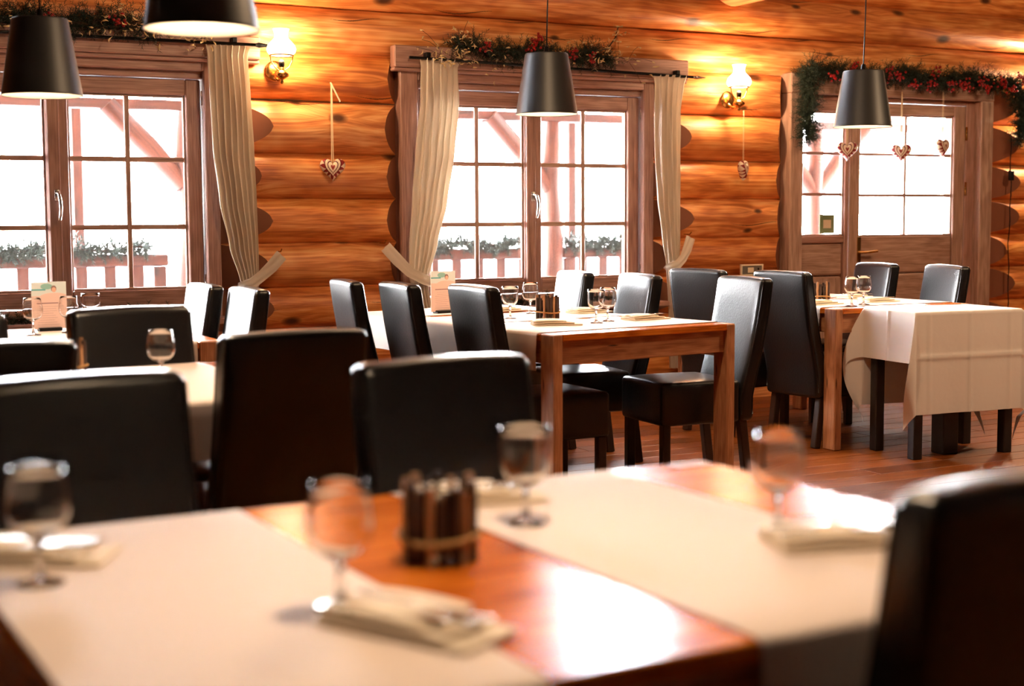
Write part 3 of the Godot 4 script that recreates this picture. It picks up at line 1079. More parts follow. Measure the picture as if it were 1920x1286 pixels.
# ------------------------------------------------------------------ lamps
func make_pendant(label: String, at: Vector3, power: float) -> Node3D:
	var l := thing("pendant_lamp", label, "lamp", at, 0.0, "dark tapered pendant lamps")
	var h := 0.30
	put("shade", lathe_mesh([Vector2(0.152, 0.004), Vector2(0.1565, 0.0), Vector2(0.1575, 0.004), Vector2(0.155, 0.008), Vector2(0.1085, h - 0.006), Vector2(0.105, h), Vector2(0.10, h), Vector2(0.03, h)], 48), M.shade_dark, l)
	put("lining", lathe_mesh([Vector2(0.03, h - 0.006), Vector2(0.102, h - 0.006), Vector2(0.151, 0.002), Vector2(0.154, 0.0012)], 48), M.shade_white, l)
	var so := put("socket", lathe_mesh([Vector2(0.001, h - 0.075), Vector2(0.02, h - 0.075), Vector2(0.022, h - 0.02), Vector2(0.030, h - 0.001), Vector2(0.030, h + 0.004), Vector2(0.014, h + 0.01), Vector2(0.011, h + 0.035), Vector2(0.001, h + 0.04)], 24), M.black_metal, l)
	var top := TOP + 0.015 - at.y
	var pts := []
	for i in 12: pts.append(Vector3(0.010 * sin(i * 0.55), lerpf(h + 0.03, top, i / 11.0), 0.004 * sin(i * 0.9)))
	put("cord", tube_mesh(pts, 0.0035, 6), M.black_metal, l)
	put("ceiling_rose", lathe_mesh([Vector2(0.001, top - 0.03), Vector2(0.045, top - 0.028), Vector2(0.05, top)], 24), M.black_metal, l)
	var bl := put("bulb", lathe_mesh([Vector2(0.0005, 0.115), Vector2(0.018, 0.119), Vector2(0.030, 0.138), Vector2(0.032, 0.155), Vector2(0.026, 0.178), Vector2(0.015, 0.205), Vector2(0.013, 0.228), Vector2(0.0005, 0.228)], 24), M.bulb, so)
	var o := OmniLight3D.new()
	o.name = "lamp_light"
	o.light_color = Color(1.0, 0.88, 0.74)
	o.light_energy = power
	o.light_size = 0.03
	o.omni_range = 14.0
	o.omni_attenuation = 2.0
	o.shadow_enabled = true
	l.add_child(o, true)
	o.position = Vector3(0, 0.155, 0)
	return l

func make_sconce(label: String, at: Vector3, power: float):
	var l := thing("wall_sconce", label, "lamp", at, 0.0, "white glass oil-lamp sconces")
	put("wall_plate", lathe_mesh([Vector2(0.001, 0.016), Vector2(0.03, 0.014), Vector2(0.055, 0.006), Vector2(0.058, 0.0)].map(func(p): return Vector2(p.x, -p.y)), 28), M.brass, l, Vector3(0, 0, 0.0))
	var wp: MeshInstance3D = l.get_child(0)
	wp.rotation_degrees.x = -90
	var s := st_new()
	tube(s, [Vector3(0, -0.03, 0.01), Vector3(0, -0.055, 0.05), Vector3(0, -0.06, 0.09), Vector3(0, -0.045, 0.125)], 0.008, 10)
	put("arm", done(s), M.brass, l)
	put("font", lathe_mesh([Vector2(0.0005, -0.085), Vector2(0.008, -0.082), Vector2(0.010, -0.070), Vector2(0.006, -0.062), Vector2(0.018, -0.055), Vector2(0.040, -0.040), Vector2(0.040, -0.028), Vector2(0.022, -0.014), Vector2(0.012, -0.004), Vector2(0.014, 0.012), Vector2(0.0005, 0.014)], 28), M.brass, l, Vector3(0, 0, 0.125))
	put("burner", lathe_mesh([Vector2(0.0005, 0.012), Vector2(0.016, 0.013), Vector2(0.018, 0.035), Vector2(0.010, 0.05), Vector2(0.0005, 0.052)], 20), M.black_metal, l, Vector3(0, 0, 0.125))
	for sx in [-1.0, 1.0]:
		put("shade_holder", tube_mesh([Vector3(sx * 0.012, -0.012, 0.125), Vector3(sx * 0.045, 0.012, 0.125), Vector3(sx * 0.062, 0.045, 0.125), Vector3(sx * 0.066, 0.072, 0.125)], 0.0035, 6), M.brass, l)
	put("holder_ring", lathe_mesh([Vector2(0.064, 0.070), Vector2(0.069, 0.070), Vector2(0.069, 0.078), Vector2(0.064, 0.078), Vector2(0.064, 0.070)], 32), M.brass, l, Vector3(0, 0, 0.125))
	put("glass_shade", lathe_mesh([Vector2(0.052, 0.073), Vector2(0.064, 0.075), Vector2(0.079, 0.092), Vector2(0.083, 0.110), Vector2(0.076, 0.132), Vector2(0.058, 0.152), Vector2(0.042, 0.168), Vector2(0.037, 0.184), Vector2(0.041, 0.206), Vector2(0.047, 0.222), Vector2(0.043, 0.222), Vector2(0.034, 0.186), Vector2(0.038, 0.168), Vector2(0.055, 0.149), Vector2(0.072, 0.130), Vector2(0.079, 0.110), Vector2(0.075, 0.094), Vector2(0.052, 0.078), Vector2(0.052, 0.073)], 36), M.opal, l, Vector3(0, 0, 0.125))
	var o := OmniLight3D.new()
	o.name = "sconce_light"
	o.light_color = Color(1.0, 0.84, 0.66)
	o.light_energy = power
	o.light_size = 0.04
	o.omni_range = 12.0
	o.omni_attenuation = 2.0
	o.shadow_enabled = true
	l.add_child(o, true)
	o.position = Vector3(0, 0.115, 0.125)

func make_fill_globe(label: String, at: Vector3, power: float):  # unseen globe added only to brighten the log wall and room
	var l := thing("fill_globe_lamp", label, "lamp", at, 0.0, "added opal fill globes under the roof")
	var prof := []
	for i in 17:
		var a := PI * i / 16.0
		prof.append(Vector2(maxf(0.0005, 0.14 * sin(a)), -0.14 * cos(a)))
	put("globe", lathe_mesh(prof, 32), M.globe, l)
	put("collar", lathe_mesh([Vector2(0.05, 0.125), Vector2(0.055, 0.15), Vector2(0.03, 0.175), Vector2(0.0005, 0.18)], 24), M.brass, l)
	put("rod", tube_mesh([Vector3(0, 0.17, 0), Vector3(0, TOP + 0.02 - at.y, 0)], 0.006, 8), M.brass, l)
	var o := OmniLight3D.new()
	o.name = "fill_globe_light"
	o.light_color = Color(1.0, 0.84, 0.66)
	o.light_energy = power
	o.light_size = 0.13
	o.omni_range = 14.0
	o.omni_attenuation = 2.0
	o.shadow_enabled = true
	l.add_child(o, true)

func build_lamps():
	make_fill_globe("added opal fill globe high over the centre aisle, out of frame", Vector3(2.9, 3.3, 3.4), 3.4)
	make_fill_globe("added opal fill globe high before the door, out of frame", Vector3(6.9, 3.3, 4.0), 5.0)
	make_pendant("dark pendant lamp above the left window table, left of the largest one", Vector3(0.976, 1.74, 2.07), 1.3)
	make_pendant("largest and nearest dark pendant lamp, cut off by the top edge", Vector3(1.067, 1.765, 4.095), 1.3)
	make_pendant("dark pendant lamp hanging above the centre table", Vector3(3.477, 1.765, 1.656), 1.3)
	make_pendant("dark pendant lamp hanging in front of the door", Vector3(5.29, 1.732, 1.915), 1.3)
	make_pendant("dark pendant lamp hanging above the nearest table, out of frame", Vector3(0.95, 1.78, 6.25), 1.05)
	make_pendant("added fill pendant over the free floor on the right, out of frame", Vector3(3.6, 1.85, 5.4), 0.9)  # added unseen lamp, warm fill for surfaces facing the camera
	make_pendant("added fill pendant over the right side of the room, out of frame", Vector3(7.4, 1.85, 4.1), 3.0)  # added unseen lamp that lifts the door wall and the white cloth
	make_sconce("lit oil-lamp wall sconce of white glass right of the door, out of frame", Vector3(8.95, 2.02, 0.02), 2.0)
	make_sconce("lit oil-lamp wall sconce of white glass, left of the hanging heart", Vector3(2.60, 2.095, 0.02), 0.5)
	make_sconce("lit oil-lamp wall sconce of white glass, left of the door garland", Vector3(5.765, 2.035, 0.02), 0.5)

# ------------------------------------------------------------------ curtains
func curtain(label: String, prof: Array, z: float, folds: float, sd: int, tie_y: float, tie_to: Vector3):
	# prof rows: [y, xl, xr, depth]
	var c := thing("curtain", label, "curtain", Vector3(prof[0][1], 0, z), 0.0, "cream tied-back curtains")
	var ox: float = prof[0][1]
	var nz := noise(sd, 1.0, 2)
	var n := 90
	var m := 120
	var s := st_new()
	for side in 2:
		var rows := []
		for i in n + 1:
			var t := float(i) / n * (prof.size() - 1)
			var k := mini(int(t), prof.size() - 2)
			var f := t - k
			f = f * f * (3 - 2 * f) * 0.5 + f * 0.5
			var y := lerpf(prof[k][0], prof[k + 1][0], t - k)
			var xl := lerpf(prof[k][1], prof[k + 1][1], f)
			var xr := lerpf(prof[k][2], prof[k + 1][2], f)
			var dp := lerpf(prof[k][3], prof[k + 1][3], f)
			var row := PackedVector3Array()
			for j in m + 1:
				var q := float(j) / m
				var ph := q * folds * TAU + 1.4 * nz.get_noise_2d(y * 0.9, q * 2.0) + sd
				var zz := dp * (sin(ph) * 0.75 + 0.18 * sin(ph * 2.0 + 1.0 + y) + 0.5 * nz.get_noise_2d(q * 5.0, y * 1.5))
				zz += 0.02 * sin(PI * q)
				var xx := lerpf(xl, xr, q) + 0.25 * (xr - xl) / folds / 3.0 * cos(ph)
				if side == 1: zz -= 0.002
				row.append(Vector3(xx - ox, y, zz))
			rows.append(row)
		if side == 1: rows.reverse()
		sheet(s, rows, false, 0.02, 0.02)
	put("fabric", done(s), M.curtain, c)
	# tie band: round the gathered cloth and up to its hook
	var k2 := 0
	for i in prof.size():
		if absf(prof[i][0] - tie_y) < 0.02: k2 = i
	var xl2: float = prof[k2][1] - ox - 0.008
	var xr2: float = prof[k2][2] - ox + 0.008
	var hook := tie_to - Vector3(ox, 0, z)
	var left := hook.x < (xl2 + xr2) / 2
	var a := Vector3(xr2 if left else xl2, tie_y - 0.035, 0.03)
	var b := Vector3((xl2 + xr2) / 2, tie_y - 0.01, 0.055)
	var d := Vector3(xl2 if left else xr2, tie_y + 0.03, 0.035)
	var path := [a + Vector3(0.0, 0.0, -0.05), a, b, d, d.lerp(hook, 0.5) + Vector3(0, -0.006, 0.005), hook]
	s = st_new()
	for side in 2:
		var rows := []
		for i in path.size():
			var t: Vector3 = (path[mini(i + 1, path.size() - 1)] - path[maxi(i - 1, 0)]).normalized()
			var up := Vector3(0, 0, 1).cross(t).normalized()
			if up.y < 0: up = -up
			var row := PackedVector3Array()
			for j in 7:
				var q := j / 6.0 - 0.5
				row.append(path[i] + up * q * (0.062 if i < 4 else 0.072) + Vector3(0, 0, 0.006 * sin(j * 2.0 + i) - (0.003 if side == 1 else 0.0)))
			rows.append(row)
		if side == (1 if left else 0): rows.reverse()
		sheet(s, rows, false, 0.05, 0.05)
	var tb := put("tieback", done(s), M.curtain, c)
	put("hook", tube_mesh([hook + Vector3(0, 0.02, -0.09), hook + Vector3(0, 0.02, -0.02), hook + Vector3(0, 0.035, 0.0)], 0.004, 6), M.brass, tb)

func build_curtains():
	curtain("cream curtain at the right of the left window, tied to the right", [
		[2.215, 2.175, 2.43, 0.020], [2.16, 2.185, 2.415, 0.014], [1.95, 2.19, 2.425, 0.024], [1.65, 2.20, 2.44, 0.024], [1.35, 2.235, 2.45, 0.022],
		[1.10, 2.285, 2.455, 0.018], [0.90, 2.345, 2.455, 0.014], [0.84, 2.355, 2.45, 0.014], [0.60, 2.33, 2.47, 0.02], [0.25, 2.31, 2.48, 0.025]], 0.10, 7, 1, 0.90, Vector3(2.585, 1.045, 0.13))
	curtain("cream curtain at the left of the centre window, tied to the left", [
		[2.20, 3.465, 3.735, 0.020], [2.15, 3.475, 3.715, 0.012], [1.95, 3.465, 3.72, 0.022], [1.65, 3.435, 3.69, 0.024], [1.35, 3.405, 3.64, 0.022],
		[1.10, 3.385, 3.57, 0.018], [0.90, 3.385, 3.515, 0.014], [0.84, 3.40, 3.51, 0.014], [0.60, 3.42, 3.56, 0.02], [0.25, 3.42, 3.58, 0.025]], 0.10, 6, 2, 0.90, Vector3(3.225, 1.085, 0.13))
	curtain("cream curtain at the right of the centre window, tied to the right", [
		[2.17, 5.12, 5.375, 0.020], [2.11, 5.13, 5.355, 0.012], [1.95, 5.135, 5.33, 0.020], [1.65, 5.14, 5.325, 0.022], [1.35, 5.155, 5.33, 0.020],
		[1.10, 5.195, 5.33, 0.016], [0.95, 5.225, 5.325, 0.013], [0.89, 5.23, 5.325, 0.013], [0.65, 5.25, 5.37, 0.018], [0.25, 5.26, 5.40, 0.022]], 0.10, 5, 3, 0.95, Vector3(5.40, 1.115, 0.13))
	var k := 0
	for a in [[0.2, 2.46, 2.225, "black curtain rod above the left window"], [3.40, 5.42, 2.20, "black curtain rod with a silver tip above the centre window"]]:
		var r := thing("curtain_rod", a[3], "curtain rod", Vector3(a[0], a[2], 0.11))
		var w: float = a[1] - a[0]
		var tilt := -0.035 if k == 1 else 0.0
		put("rod", tube_mesh([Vector3(0, 0, 0), Vector3(w, tilt, 0)], 0.009, 10), M.black_metal, r)
		for x in [0.12, w - 0.12]:
			put("bracket", box_mesh(Vector3(0.03, 0.03, 0.12), 0.004, Vector3(x, 0.022 + tilt * x / w, -0.05)), M.black_metal, r)
		var s := st_new()
		tube(s, [Vector3(w, tilt, 0), Vector3(w + 0.02, tilt, 0), Vector3(w + 0.035, tilt, 0), Vector3(w + 0.10, tilt, 0)], [0.009, 0.015, 0.014, 0.002], 12)
		put("finial", done(s), M.steel if k == 1 else M.black_metal, r)
		k += 1

# ------------------------------------------------------------------ table settings
func glass_profile(kind: int) -> Array:
	# closed solid of revolution: outside from the foot up to the rim, then down the inside
	var o := [Vector2(0.0005, 0.0), Vector2(0.032, 0.0), Vector2(0.0335, 0.0015), Vector2(0.030, 0.0035), Vector2(0.012, 0.007), Vector2(0.0055, 0.014), Vector2(0.0045, 0.035), Vector2(0.005, 0.055), Vector2(0.010, 0.064)]
	var bowl := [Vector2(0.024, 0.069), Vector2(0.035, 0.079), Vector2(0.0415, 0.094), Vector2(0.0425, 0.108), Vector2(0.0405, 0.125), Vector2(0.037, 0.144), Vector2(0.0345, 0.158)]
	if kind == 1:
		bowl = [Vector2(0.022, 0.066), Vector2(0.031, 0.074), Vector2(0.0375, 0.088), Vector2(0.0405, 0.106), Vector2(0.0410, 0.125), Vector2(0.0408, 0.142), Vector2(0.0405, 0.155)]
	o.append_array(bowl)
	var top: Vector2 = bowl[-1]
	o.append(Vector2(top.x - 0.0006, top.y + 0.0007))
	bowl.reverse()
	for p in bowl: o.append(Vector2(p.x - 0.0014, p.y + 0.0004))
	o.append(Vector2(0.008, 0.0685))
	o.append(Vector2(0.0005, 0.0670))
	return o

func on_table(t: Node3D, x: float, z: float) -> Vector3:
	return Vector3(x, TH + 0.0032, z)

func fork_mesh() -> ArrayMesh:
	var s := st_new()
	rbox(s, Vector3(0, 0.002, -0.045), Vector3(0.011, 0.0028, 0.12), 0.0013, 1, 4, func(q: Vector3): return Vector3(q.x * (1.0 + 2.0 * maxf(-q.z, 0.0)), q.y, q.z))
	rbox(s, Vector3(0, 0.003, 0.035), Vector3(0.020, 0.0026, 0.045), 0.0012, 1, 3)
	for k in 4:
		rbox(s, Vector3((k - 1.5) * 0.0056, 0.0036, 0.075), Vector3(0.003, 0.002, 0.045), 0.0009, 1, 2)
	return done(s)

func knife_mesh() -> ArrayMesh:
	var s := st_new()
	rbox(s, Vector3(0, 0.003, -0.06), Vector3(0.013, 0.005, 0.095), 0.0022, 2, 3)
	rbox(s, Vector3(0.001, 0.0026, 0.045), Vector3(0.017, 0.0018, 0.115), 0.0008, 1, 6, func(q: Vector3): return Vector3(q.x * (1.0 - 0.6 * pow(clampf(q.z / 0.0575, 0, 1), 3.0)), q.y, q.z))
	return done(s)

func napkin_mesh() -> ArrayMesh:
	# folded pocket: three layers of cloth, each a little shorter
	var s := st_new()
	for k in 3:
		rbox(s, Vector3(0.003 * k, 0.0035 + k * 0.0055, -0.018 * k), Vector3(0.112 - 0.004 * k, 0.006, 0.225 - 0.036 * k), 0.0028, 2, 6, func(q: Vector3): return q + Vector3(0, 0.006 * (1.0 - pow(q.z / 0.12, 2.0)) * k * 0.7 + 0.0012 * sin(q.x * 90.0 + k) * k, 0))
	return done(s)

func twig_holder(label: String, at: Vector3, turn: float) -> Node3D:
	var h := thing("twig_candle_holder", label, "candle holder", at, turn, "candle holders wrapped in upright twigs")
	put("glass_cup", lathe_mesh([Vector2(0.0005, 0.0), Vector2(0.040, 0.0), Vector2(0.0405, 0.09), Vector2(0.0385, 0.09), Vector2(0.038, 0.004), Vector2(0.0005, 0.004)], 28), M.glass, h)
	put("candle", lathe_mesh([Vector2(0.0005, 0.005), Vector2(0.032, 0.005), Vector2(0.0325, 0.060), Vector2(0.029, 0.063), Vector2(0.004, 0.060), Vector2(0.0005, 0.060)], 24), M.wax, h)
	var r := RandomNumberGenerator.new()
	r.seed = 77
	for k in 17:
		var a := TAU * k / 17.0 + r.randf_range(-0.06, 0.06)
		var rad := r.randf_range(0.0055, 0.0085)
		var d := Vector3(cos(a), 0, sin(a)) * (0.0425 + rad)
		var tan_ := Vector3(-sin(a), 0, cos(a))
		var hh := r.randf_range(0.10, 0.122)
		var pts := []
		for i in 6:
			pts.append(d + tan_ * (r.randf_range(-0.0015, 0.0015) + (i - 2.5) * r.randf_range(-0.0008, 0.0008)) + Vector3(0, hh * i / 5.0, 0))
		put("stick", tube_mesh(pts, [rad, rad * 1.05, rad * 0.95, rad, rad * 1.03, rad * 0.9], 8), M.bark if k % 3 else M.bark_pale, h)
	var rp := []
	for i in 33:
		var w := TAU * i / 32.0
		rp.append(Vector3(cos(w) * 0.0585, 0.035 + 0.003 * sin(w * 2), sin(w) * 0.0585))
	put("twine_band", tube_mesh(rp, 0.004, 6), M.twine, h)
	return h

func build_settings():
	var g0: Node3D = null
	var g1: Node3D = null
	var gs := [
		[0, 0.30, 6.03, "large blurred wine glass at the left edge of the nearest table"],
		[0, 0.615, 6.335, "large blurred wine glass beside the cutlery napkin on the nearest table"],
		[1, 1.05, 6.01, "straight-sided water goblet behind the twig holder on the nearest table"],
		[0, 1.365, 6.25, "blurred wine glass on the right runner, near the lower right chair"],
		[0, 1.02, 3.73, "lone wine glass in front of the brownish chair on the left"],
		[0, 0.97, 1.68, "wine glass left of the menu card on the left window table"],
		[0, 1.13, 1.62, "wine glass right of the menu card on the left window table"],
		[1, 1.27, 1.38, "water goblet just peeping over the brownish chair back"],
		[1, 3.17, 1.84, "straight goblet on the centre table, left of the twig holder"],
		[0, 3.42, 1.58, "round wine glass on the centre table behind the twig holder"],
		[1, 3.37, 2.32, "straight goblet on the centre table, right of the twig holder"],
		[0, 3.475, 2.25, "round wine glass on the centre table beside the napkin with cutlery"],
		[0, 5.20, 1.955, "left of the two wine glasses on the table by the door"],
		[0, 5.33, 1.90, "right of the two wine glasses on the table by the door"],
	]
	for a in gs:
		var nm := "wine_glass" if a[0] == 0 else "water_goblet"
		var p := Vector3(a[1], TH + 0.0035, a[2])
		if a[0] == 0 and g0 == null or a[0] == 1 and g1 == null:
			var g := thing(nm, a[3], "glass", p, 0.0, "stemmed glasses set on the tables")
			put("bowl_and_stem", lathe_mesh(glass_profile(a[0]), 40), M.glass, g)
			if a[0] == 0: g0 = g
			else: g1 = g
		else:
			copy(g0 if a[0] == 0 else g1, p, 0, a[3])
	var t0 := twig_holder("big blurred candle holder of upright twigs on the nearest table", Vector3(0.835, TH + 0.001, 6.15), 0)
	copy(t0, Vector3(3.30, TH + 0.0035, 1.98), 50, "sharp candle holder of upright twigs in the middle of the centre table")
	copy(t0, Vector3(5.27, TH + 0.0035, 1.60), 110, "candle holder of upright twigs on the table by the door")
	copy(t0, Vector3(0.80, TH + 0.0035, 3.44), 20, "small-looking twig candle holder peeping over the blurred left chair back")
	# napkins with cutlery: x, z, turn, label start
	var ns := [
		[0.315, 5.88, 62.0, "napkin behind the left-edge glass on the nearest table"],
		[0.66, 6.47, 28.0, "napkin at the front edge of the nearest table"],
		[1.07, 5.80, 80.0, "napkin behind the water goblet on the nearest table"],
		[1.40, 6.36, 75.0, "napkin under the right wine glass on the nearest table"],
		[3.70, 2.23, 98.0, "napkin before the grey-lit chair at the centre table"],
		[3.72, 1.66, 98.0, "napkin before the middle white-glaring chair, centre table"],
		[3.16, 2.32, 70.0, "napkin at the near left of the centre table"],
		[3.05, 1.77, 98.0, "napkin behind the nearest left chair, centre table"],
		[3.40, 1.33, 98.0, "napkin on the far end of the centre table"],
		[5.60, 1.72, 90.0, "napkin right of the glasses on the door table"],
		[5.72, 1.40, 90.0, "napkin before the grey-brown chair on the door table"],
		[5.17, 1.74, 90.0, "napkin beside the twig holder on the door table"],
		[1.36, 1.38, 80.0, "napkin at the far right of the left window table"],
	]
	var nm := napkin_mesh()
	var fm := fork_mesh()
	var km := knife_mesh()
	for a in ns:
		var o := put("napkin", nm, M.napkin, self, Vector3(a[0], TH + 0.0038, a[1]))
		o.rotation_degrees.y = a[2]
		tag(o, "folded cream " + a[3], "napkin", "folded cream napkins")
		var th := deg_to_rad(a[2])
		var ax := Vector3(cos(th), 0, -sin(th))
		var f := put("fork", fm, M.steel, self, o.position + Vector3(0, 0.0215, 0) - ax * 0.016)
		f.rotation_degrees.y = a[2] + 2.0
		tag(f, "steel fork on the " + a[3], "fork", "steel forks on napkins")
		var kn := put("knife", km, M.steel, self, o.position + Vector3(0, 0.0215, 0) + ax * 0.018)
		kn.rotation_degrees.y = a[2] - 2.0
		tag(kn, "steel knife on the " + a[3], "knife", "steel knives on napkins")
	# menu cards
	var mt := mat("menu_print", Color.WHITE, 0.55)
	mt.albedo_texture = menu_texture()
	var k := 0
	for a in [[1.075, 1.46, 25.0, "menu card with a teal picture standing on the left window table"], [3.06, 1.30, 20.0, "menu card with a teal picture standing at the far left of the centre table"]]:
		var c := thing("menu_card", a[3], "menu", Vector3(a[0], TH + 0.003, a[1]), -a[2] + 30.0, "standing menu cards")
		put("foot", box_mesh(Vector3(0.10, 0.016, 0.05), 0.003, Vector3(0, 0.008, 0)), M.black_metal, c)
		put("card", box_mesh(Vector3(0.152, 0.208, 0.0025), 0.0, Vector3(0, 0.113, 0)), M.wax, c)
		var s := st_new(true)
		quad(s, Vector3(-0.076, 0.009, 0.0016), Vector3(0.076, 0.009, 0.0016), Vector3(0.076, 0.217, 0.0016), Vector3(-0.076, 0.217, 0.0016), Vector2(0, 1), Vector2(1, 1), Vector2(1, 0), Vector2(0, 0))
		quad(s, Vector3(0.076, 0.009, -0.0016), Vector3(-0.076, 0.009, -0.0016), Vector3(-0.076, 0.217, -0.0016), Vector3(0.076, 0.217, -0.0016), Vector2(0, 1), Vector2(1, 1), Vector2(1, 0), Vector2(0, 0))
		put("printed_face", done(s), mt, c)
		k += 1

func menu_texture() -> ImageTexture:
	var w := 152
	var h := 208
	var im := Image.create(w, h, false, Image.FORMAT_RGB8)
	im.fill(Color(0.86, 0.74, 0.70))
	for y in 62:
		for x in w:
			var c := Color(0.80, 0.84, 0.84)
			if x < 62 and y > 30 and y < 38: c = Color(0.35, 0.62, 0.64)
			var e := Vector2((x - 66) / 26.0, (y - 20) / 13.0).length()
			if e < 1.0: c = c.lerp(Color(0.45, 0.66, 0.62), 0.8)
			e = Vector2((x - 97) / 12.0, (y - 30) / 14.0).length()
			if e < 1.0: c = Color(0.52, 0.42, 0.40)
			e = Vector2((x - 98) / 9.0, (y - 35) / 11.0).length()
			if e < 1.0: c = Color(0.86, 0.66, 0.58)
			e = Vector2((x - 96) / 60.0, (y - 66) / 18.0).length()
			if e < 1.0: c = Color(0.88, 0.74, 0.70)
			im.set_pixel(x, y, c)
	var r := RandomNumberGenerator.new()
	r.seed = 3
	im.fill_rect(Rect2i(26, 92, 90, 4), Color(0.45, 0.32, 0.34))
	for k in 9:
		im.fill_rect(Rect2i(24 + r.randi() % 14, 108 + k * 10, 60 + r.randi() % 40, 1), Color(0.58, 0.46, 0.46))
	return ImageTexture.create_from_image(im)

# ------------------------------------------------------------------ decorations
func heart_outline(a: float) -> Vector2:
	var x := 16.0 * pow(sin(a), 3.0)
	var y := 13.0 * cos(a) - 5.0 * cos(2 * a) - 2.0 * cos(3 * a) - cos(4 * a)
	return Vector2(x, y + 2.0) / 16.0

func heart_mesh(half: float, thick: float) -> ArrayMesh:
	var s := st_new()
	var rings := 9
	for side in [1.0, -1.0]:
		var rows := []
		for i in rings + 1:
			var q := float(i) / rings
			var row := PackedVector3Array()
			for j in 48:
				var p := heart_outline(TAU * j / 48.0) * q
				row.append(Vector3(p.x * half, p.y * half, side * thick * sqrt(maxf(0.0, 1.0 - q * q))))
			rows.append(row)
		for i in rings:
			for j in 48:
				var k := (j + 1) % 48
				var a: Vector3 = rows[i][j]; var b: Vector3 = rows[i + 1][j]; var c: Vector3 = rows[i + 1][k]; var d: Vector3 = rows[i][k]
				var uv := func(v: Vector3) -> Vector2: return Vector2(v.x / half * 0.48 + 0.5, 0.5 - v.y / half * 0.48)
				if side > 0: quad(s, a, d, c, b, uv.call(a), uv.call(d), uv.call(c), uv.call(b))
				else: quad(s, a, b, c, d, uv.call(a), uv.call(b), uv.call(c), uv.call(d))
	return done(s)

func heart_texture() -> ImageTexture:
	var w := 160
	var im := Image.create(w, w, false, Image.FORMAT_RGB8)
	var red := Color(0.55, 0.10, 0.09)
	var cream := Color(0.93, 0.86, 0.76)
	for y in w:
		for x in w:
			var p := Vector2((x / float(w) - 0.5) / 0.48, (0.5 - y / float(w)) / 0.48)
			# heart-shaped distance: how far out along the outline
			var best := 0.0
			var q := Vector2(p.x, p.y - 0.08)
			var hx := absf(q.x)
			var d := pow(hx * hx + pow(q.y - 0.55 * sqrt(hx), 2.0), 0.5) / 0.98
			var c := cream
			if d > 0.68:
				var a := atan2(q.y, q.x) * 11.0 / TAU
				var saw := absf(a - floorf(a) - 0.5) * 2.0
				if saw > (d - 0.66) * 2.6: c = red
			elif d > 0.60: c = Color(0.42, 0.07, 0.07)
			elif d > 0.52:
				c = cream
			elif d > 0.36 and d < 0.43: c = Color(0.36, 0.07, 0.06)
			elif d < 0.16: c = red
			elif d > 0.43:
				var dots := Vector2(fposmod(p.x * 9.0, 1.0) - 0.5, fposmod(p.y * 9.0, 1.0) - 0.5).length()
				if dots < 0.22: c = red
			im.set_pixel(x, y, c)
	return ImageTexture.create_from_image(im)

func hang_heart(label: String, at: Vector3, turn: float, half: float, top: float, loop: bool, mesh: Mesh, wide := 0.010):
	var h := thing("hanging_heart", label, "ornament", at, turn, "patterned hanging hearts")
	put("heart", mesh, M.heart, h)
	var y0 := half * 0.35
	var s := st_new(true)
	for sx in [-1.0, 1.0]:
		cbox(s, Vector3(sx * wide * 0.35, (y0 + top) / 2, sx * 0.002), Vector3(wide * 0.55, top - y0, 0.0012), 0.0003, Basis(Vector3.BACK, sx * 0.006))
	if loop:
		var c := Vector3(0.022, top - 0.05, 0.004)
		cbox(s, c, Vector3(0.009, 0.125, 0.0012), 0.0003, Basis(Vector3.BACK, 0.46))
	put("ribbon", done(s), M.ribbon, h)

func berries(g: Node3D, at: Vector3, n: int, rad: float, r: RandomNumberGenerator):
	var s := st_new()
	var stem := st_new()
	for i in n:
		var p := Vector3(r.randfn(), r.randfn(), r.randfn() * 0.6) * rad
		var prof := []
		for k in 6: prof.append(Vector2(maxf(0.0002, sin(PI * k / 5.0)) * 0.009, -cos(PI * k / 5.0) * 0.009))
		lathe(s, prof, 8, at + p)
	put("berry_cluster", done(s), M.berry, g)

func twig_leaves(g: Node3D, at: Vector3, n: int, spread: Vector3, r: RandomNumberGenerator):
	# pale curled leaves on thin brown twigs
	var s := st_new(true)
	var tw := st_new()
	for i in n:
		var p := at + Vector3(r.randfn() * spread.x, r.randfn() * spread.y, absf(r.randfn()) * spread.z)
		var b := Basis.from_euler(Vector3(r.randf() * TAU, r.randf() * TAU, r.randf() * TAU))
		var ln := r.randf_range(0.022, 0.044)
		var prev := Vector3.ZERO
		var w := 0.005
		var rows := []
		for k in 6:
			var t := k / 5.0
			var c := Vector3(ln * t, 0.3 * ln * sin(PI * t), 0)
			var ww := w * sin(PI * clampf(t, 0.08, 0.92))
			rows.append(PackedVector3Array([p + b * (c + Vector3(0, 0, -ww)), p + b * (c + Vector3(0, 0.0012, 0)), p + b * (c + Vector3(0, 0, ww)), p + b * (c + Vector3(0, -0.0012, 0))]))
		sheet(s, rows, true)
		if i % 3 == 0:
			tube(tw, [p, p.lerp(at, 0.4) + Vector3(0, 0.012, 0), p.lerp(at, 0.9)], 0.0013, 4, false)
	var o := put("twig_leaves", done(s), M.twig_leaf, g)
	o.set_meta("kind", "stuff")
	put("twigs", done(tw), M.twig, g)

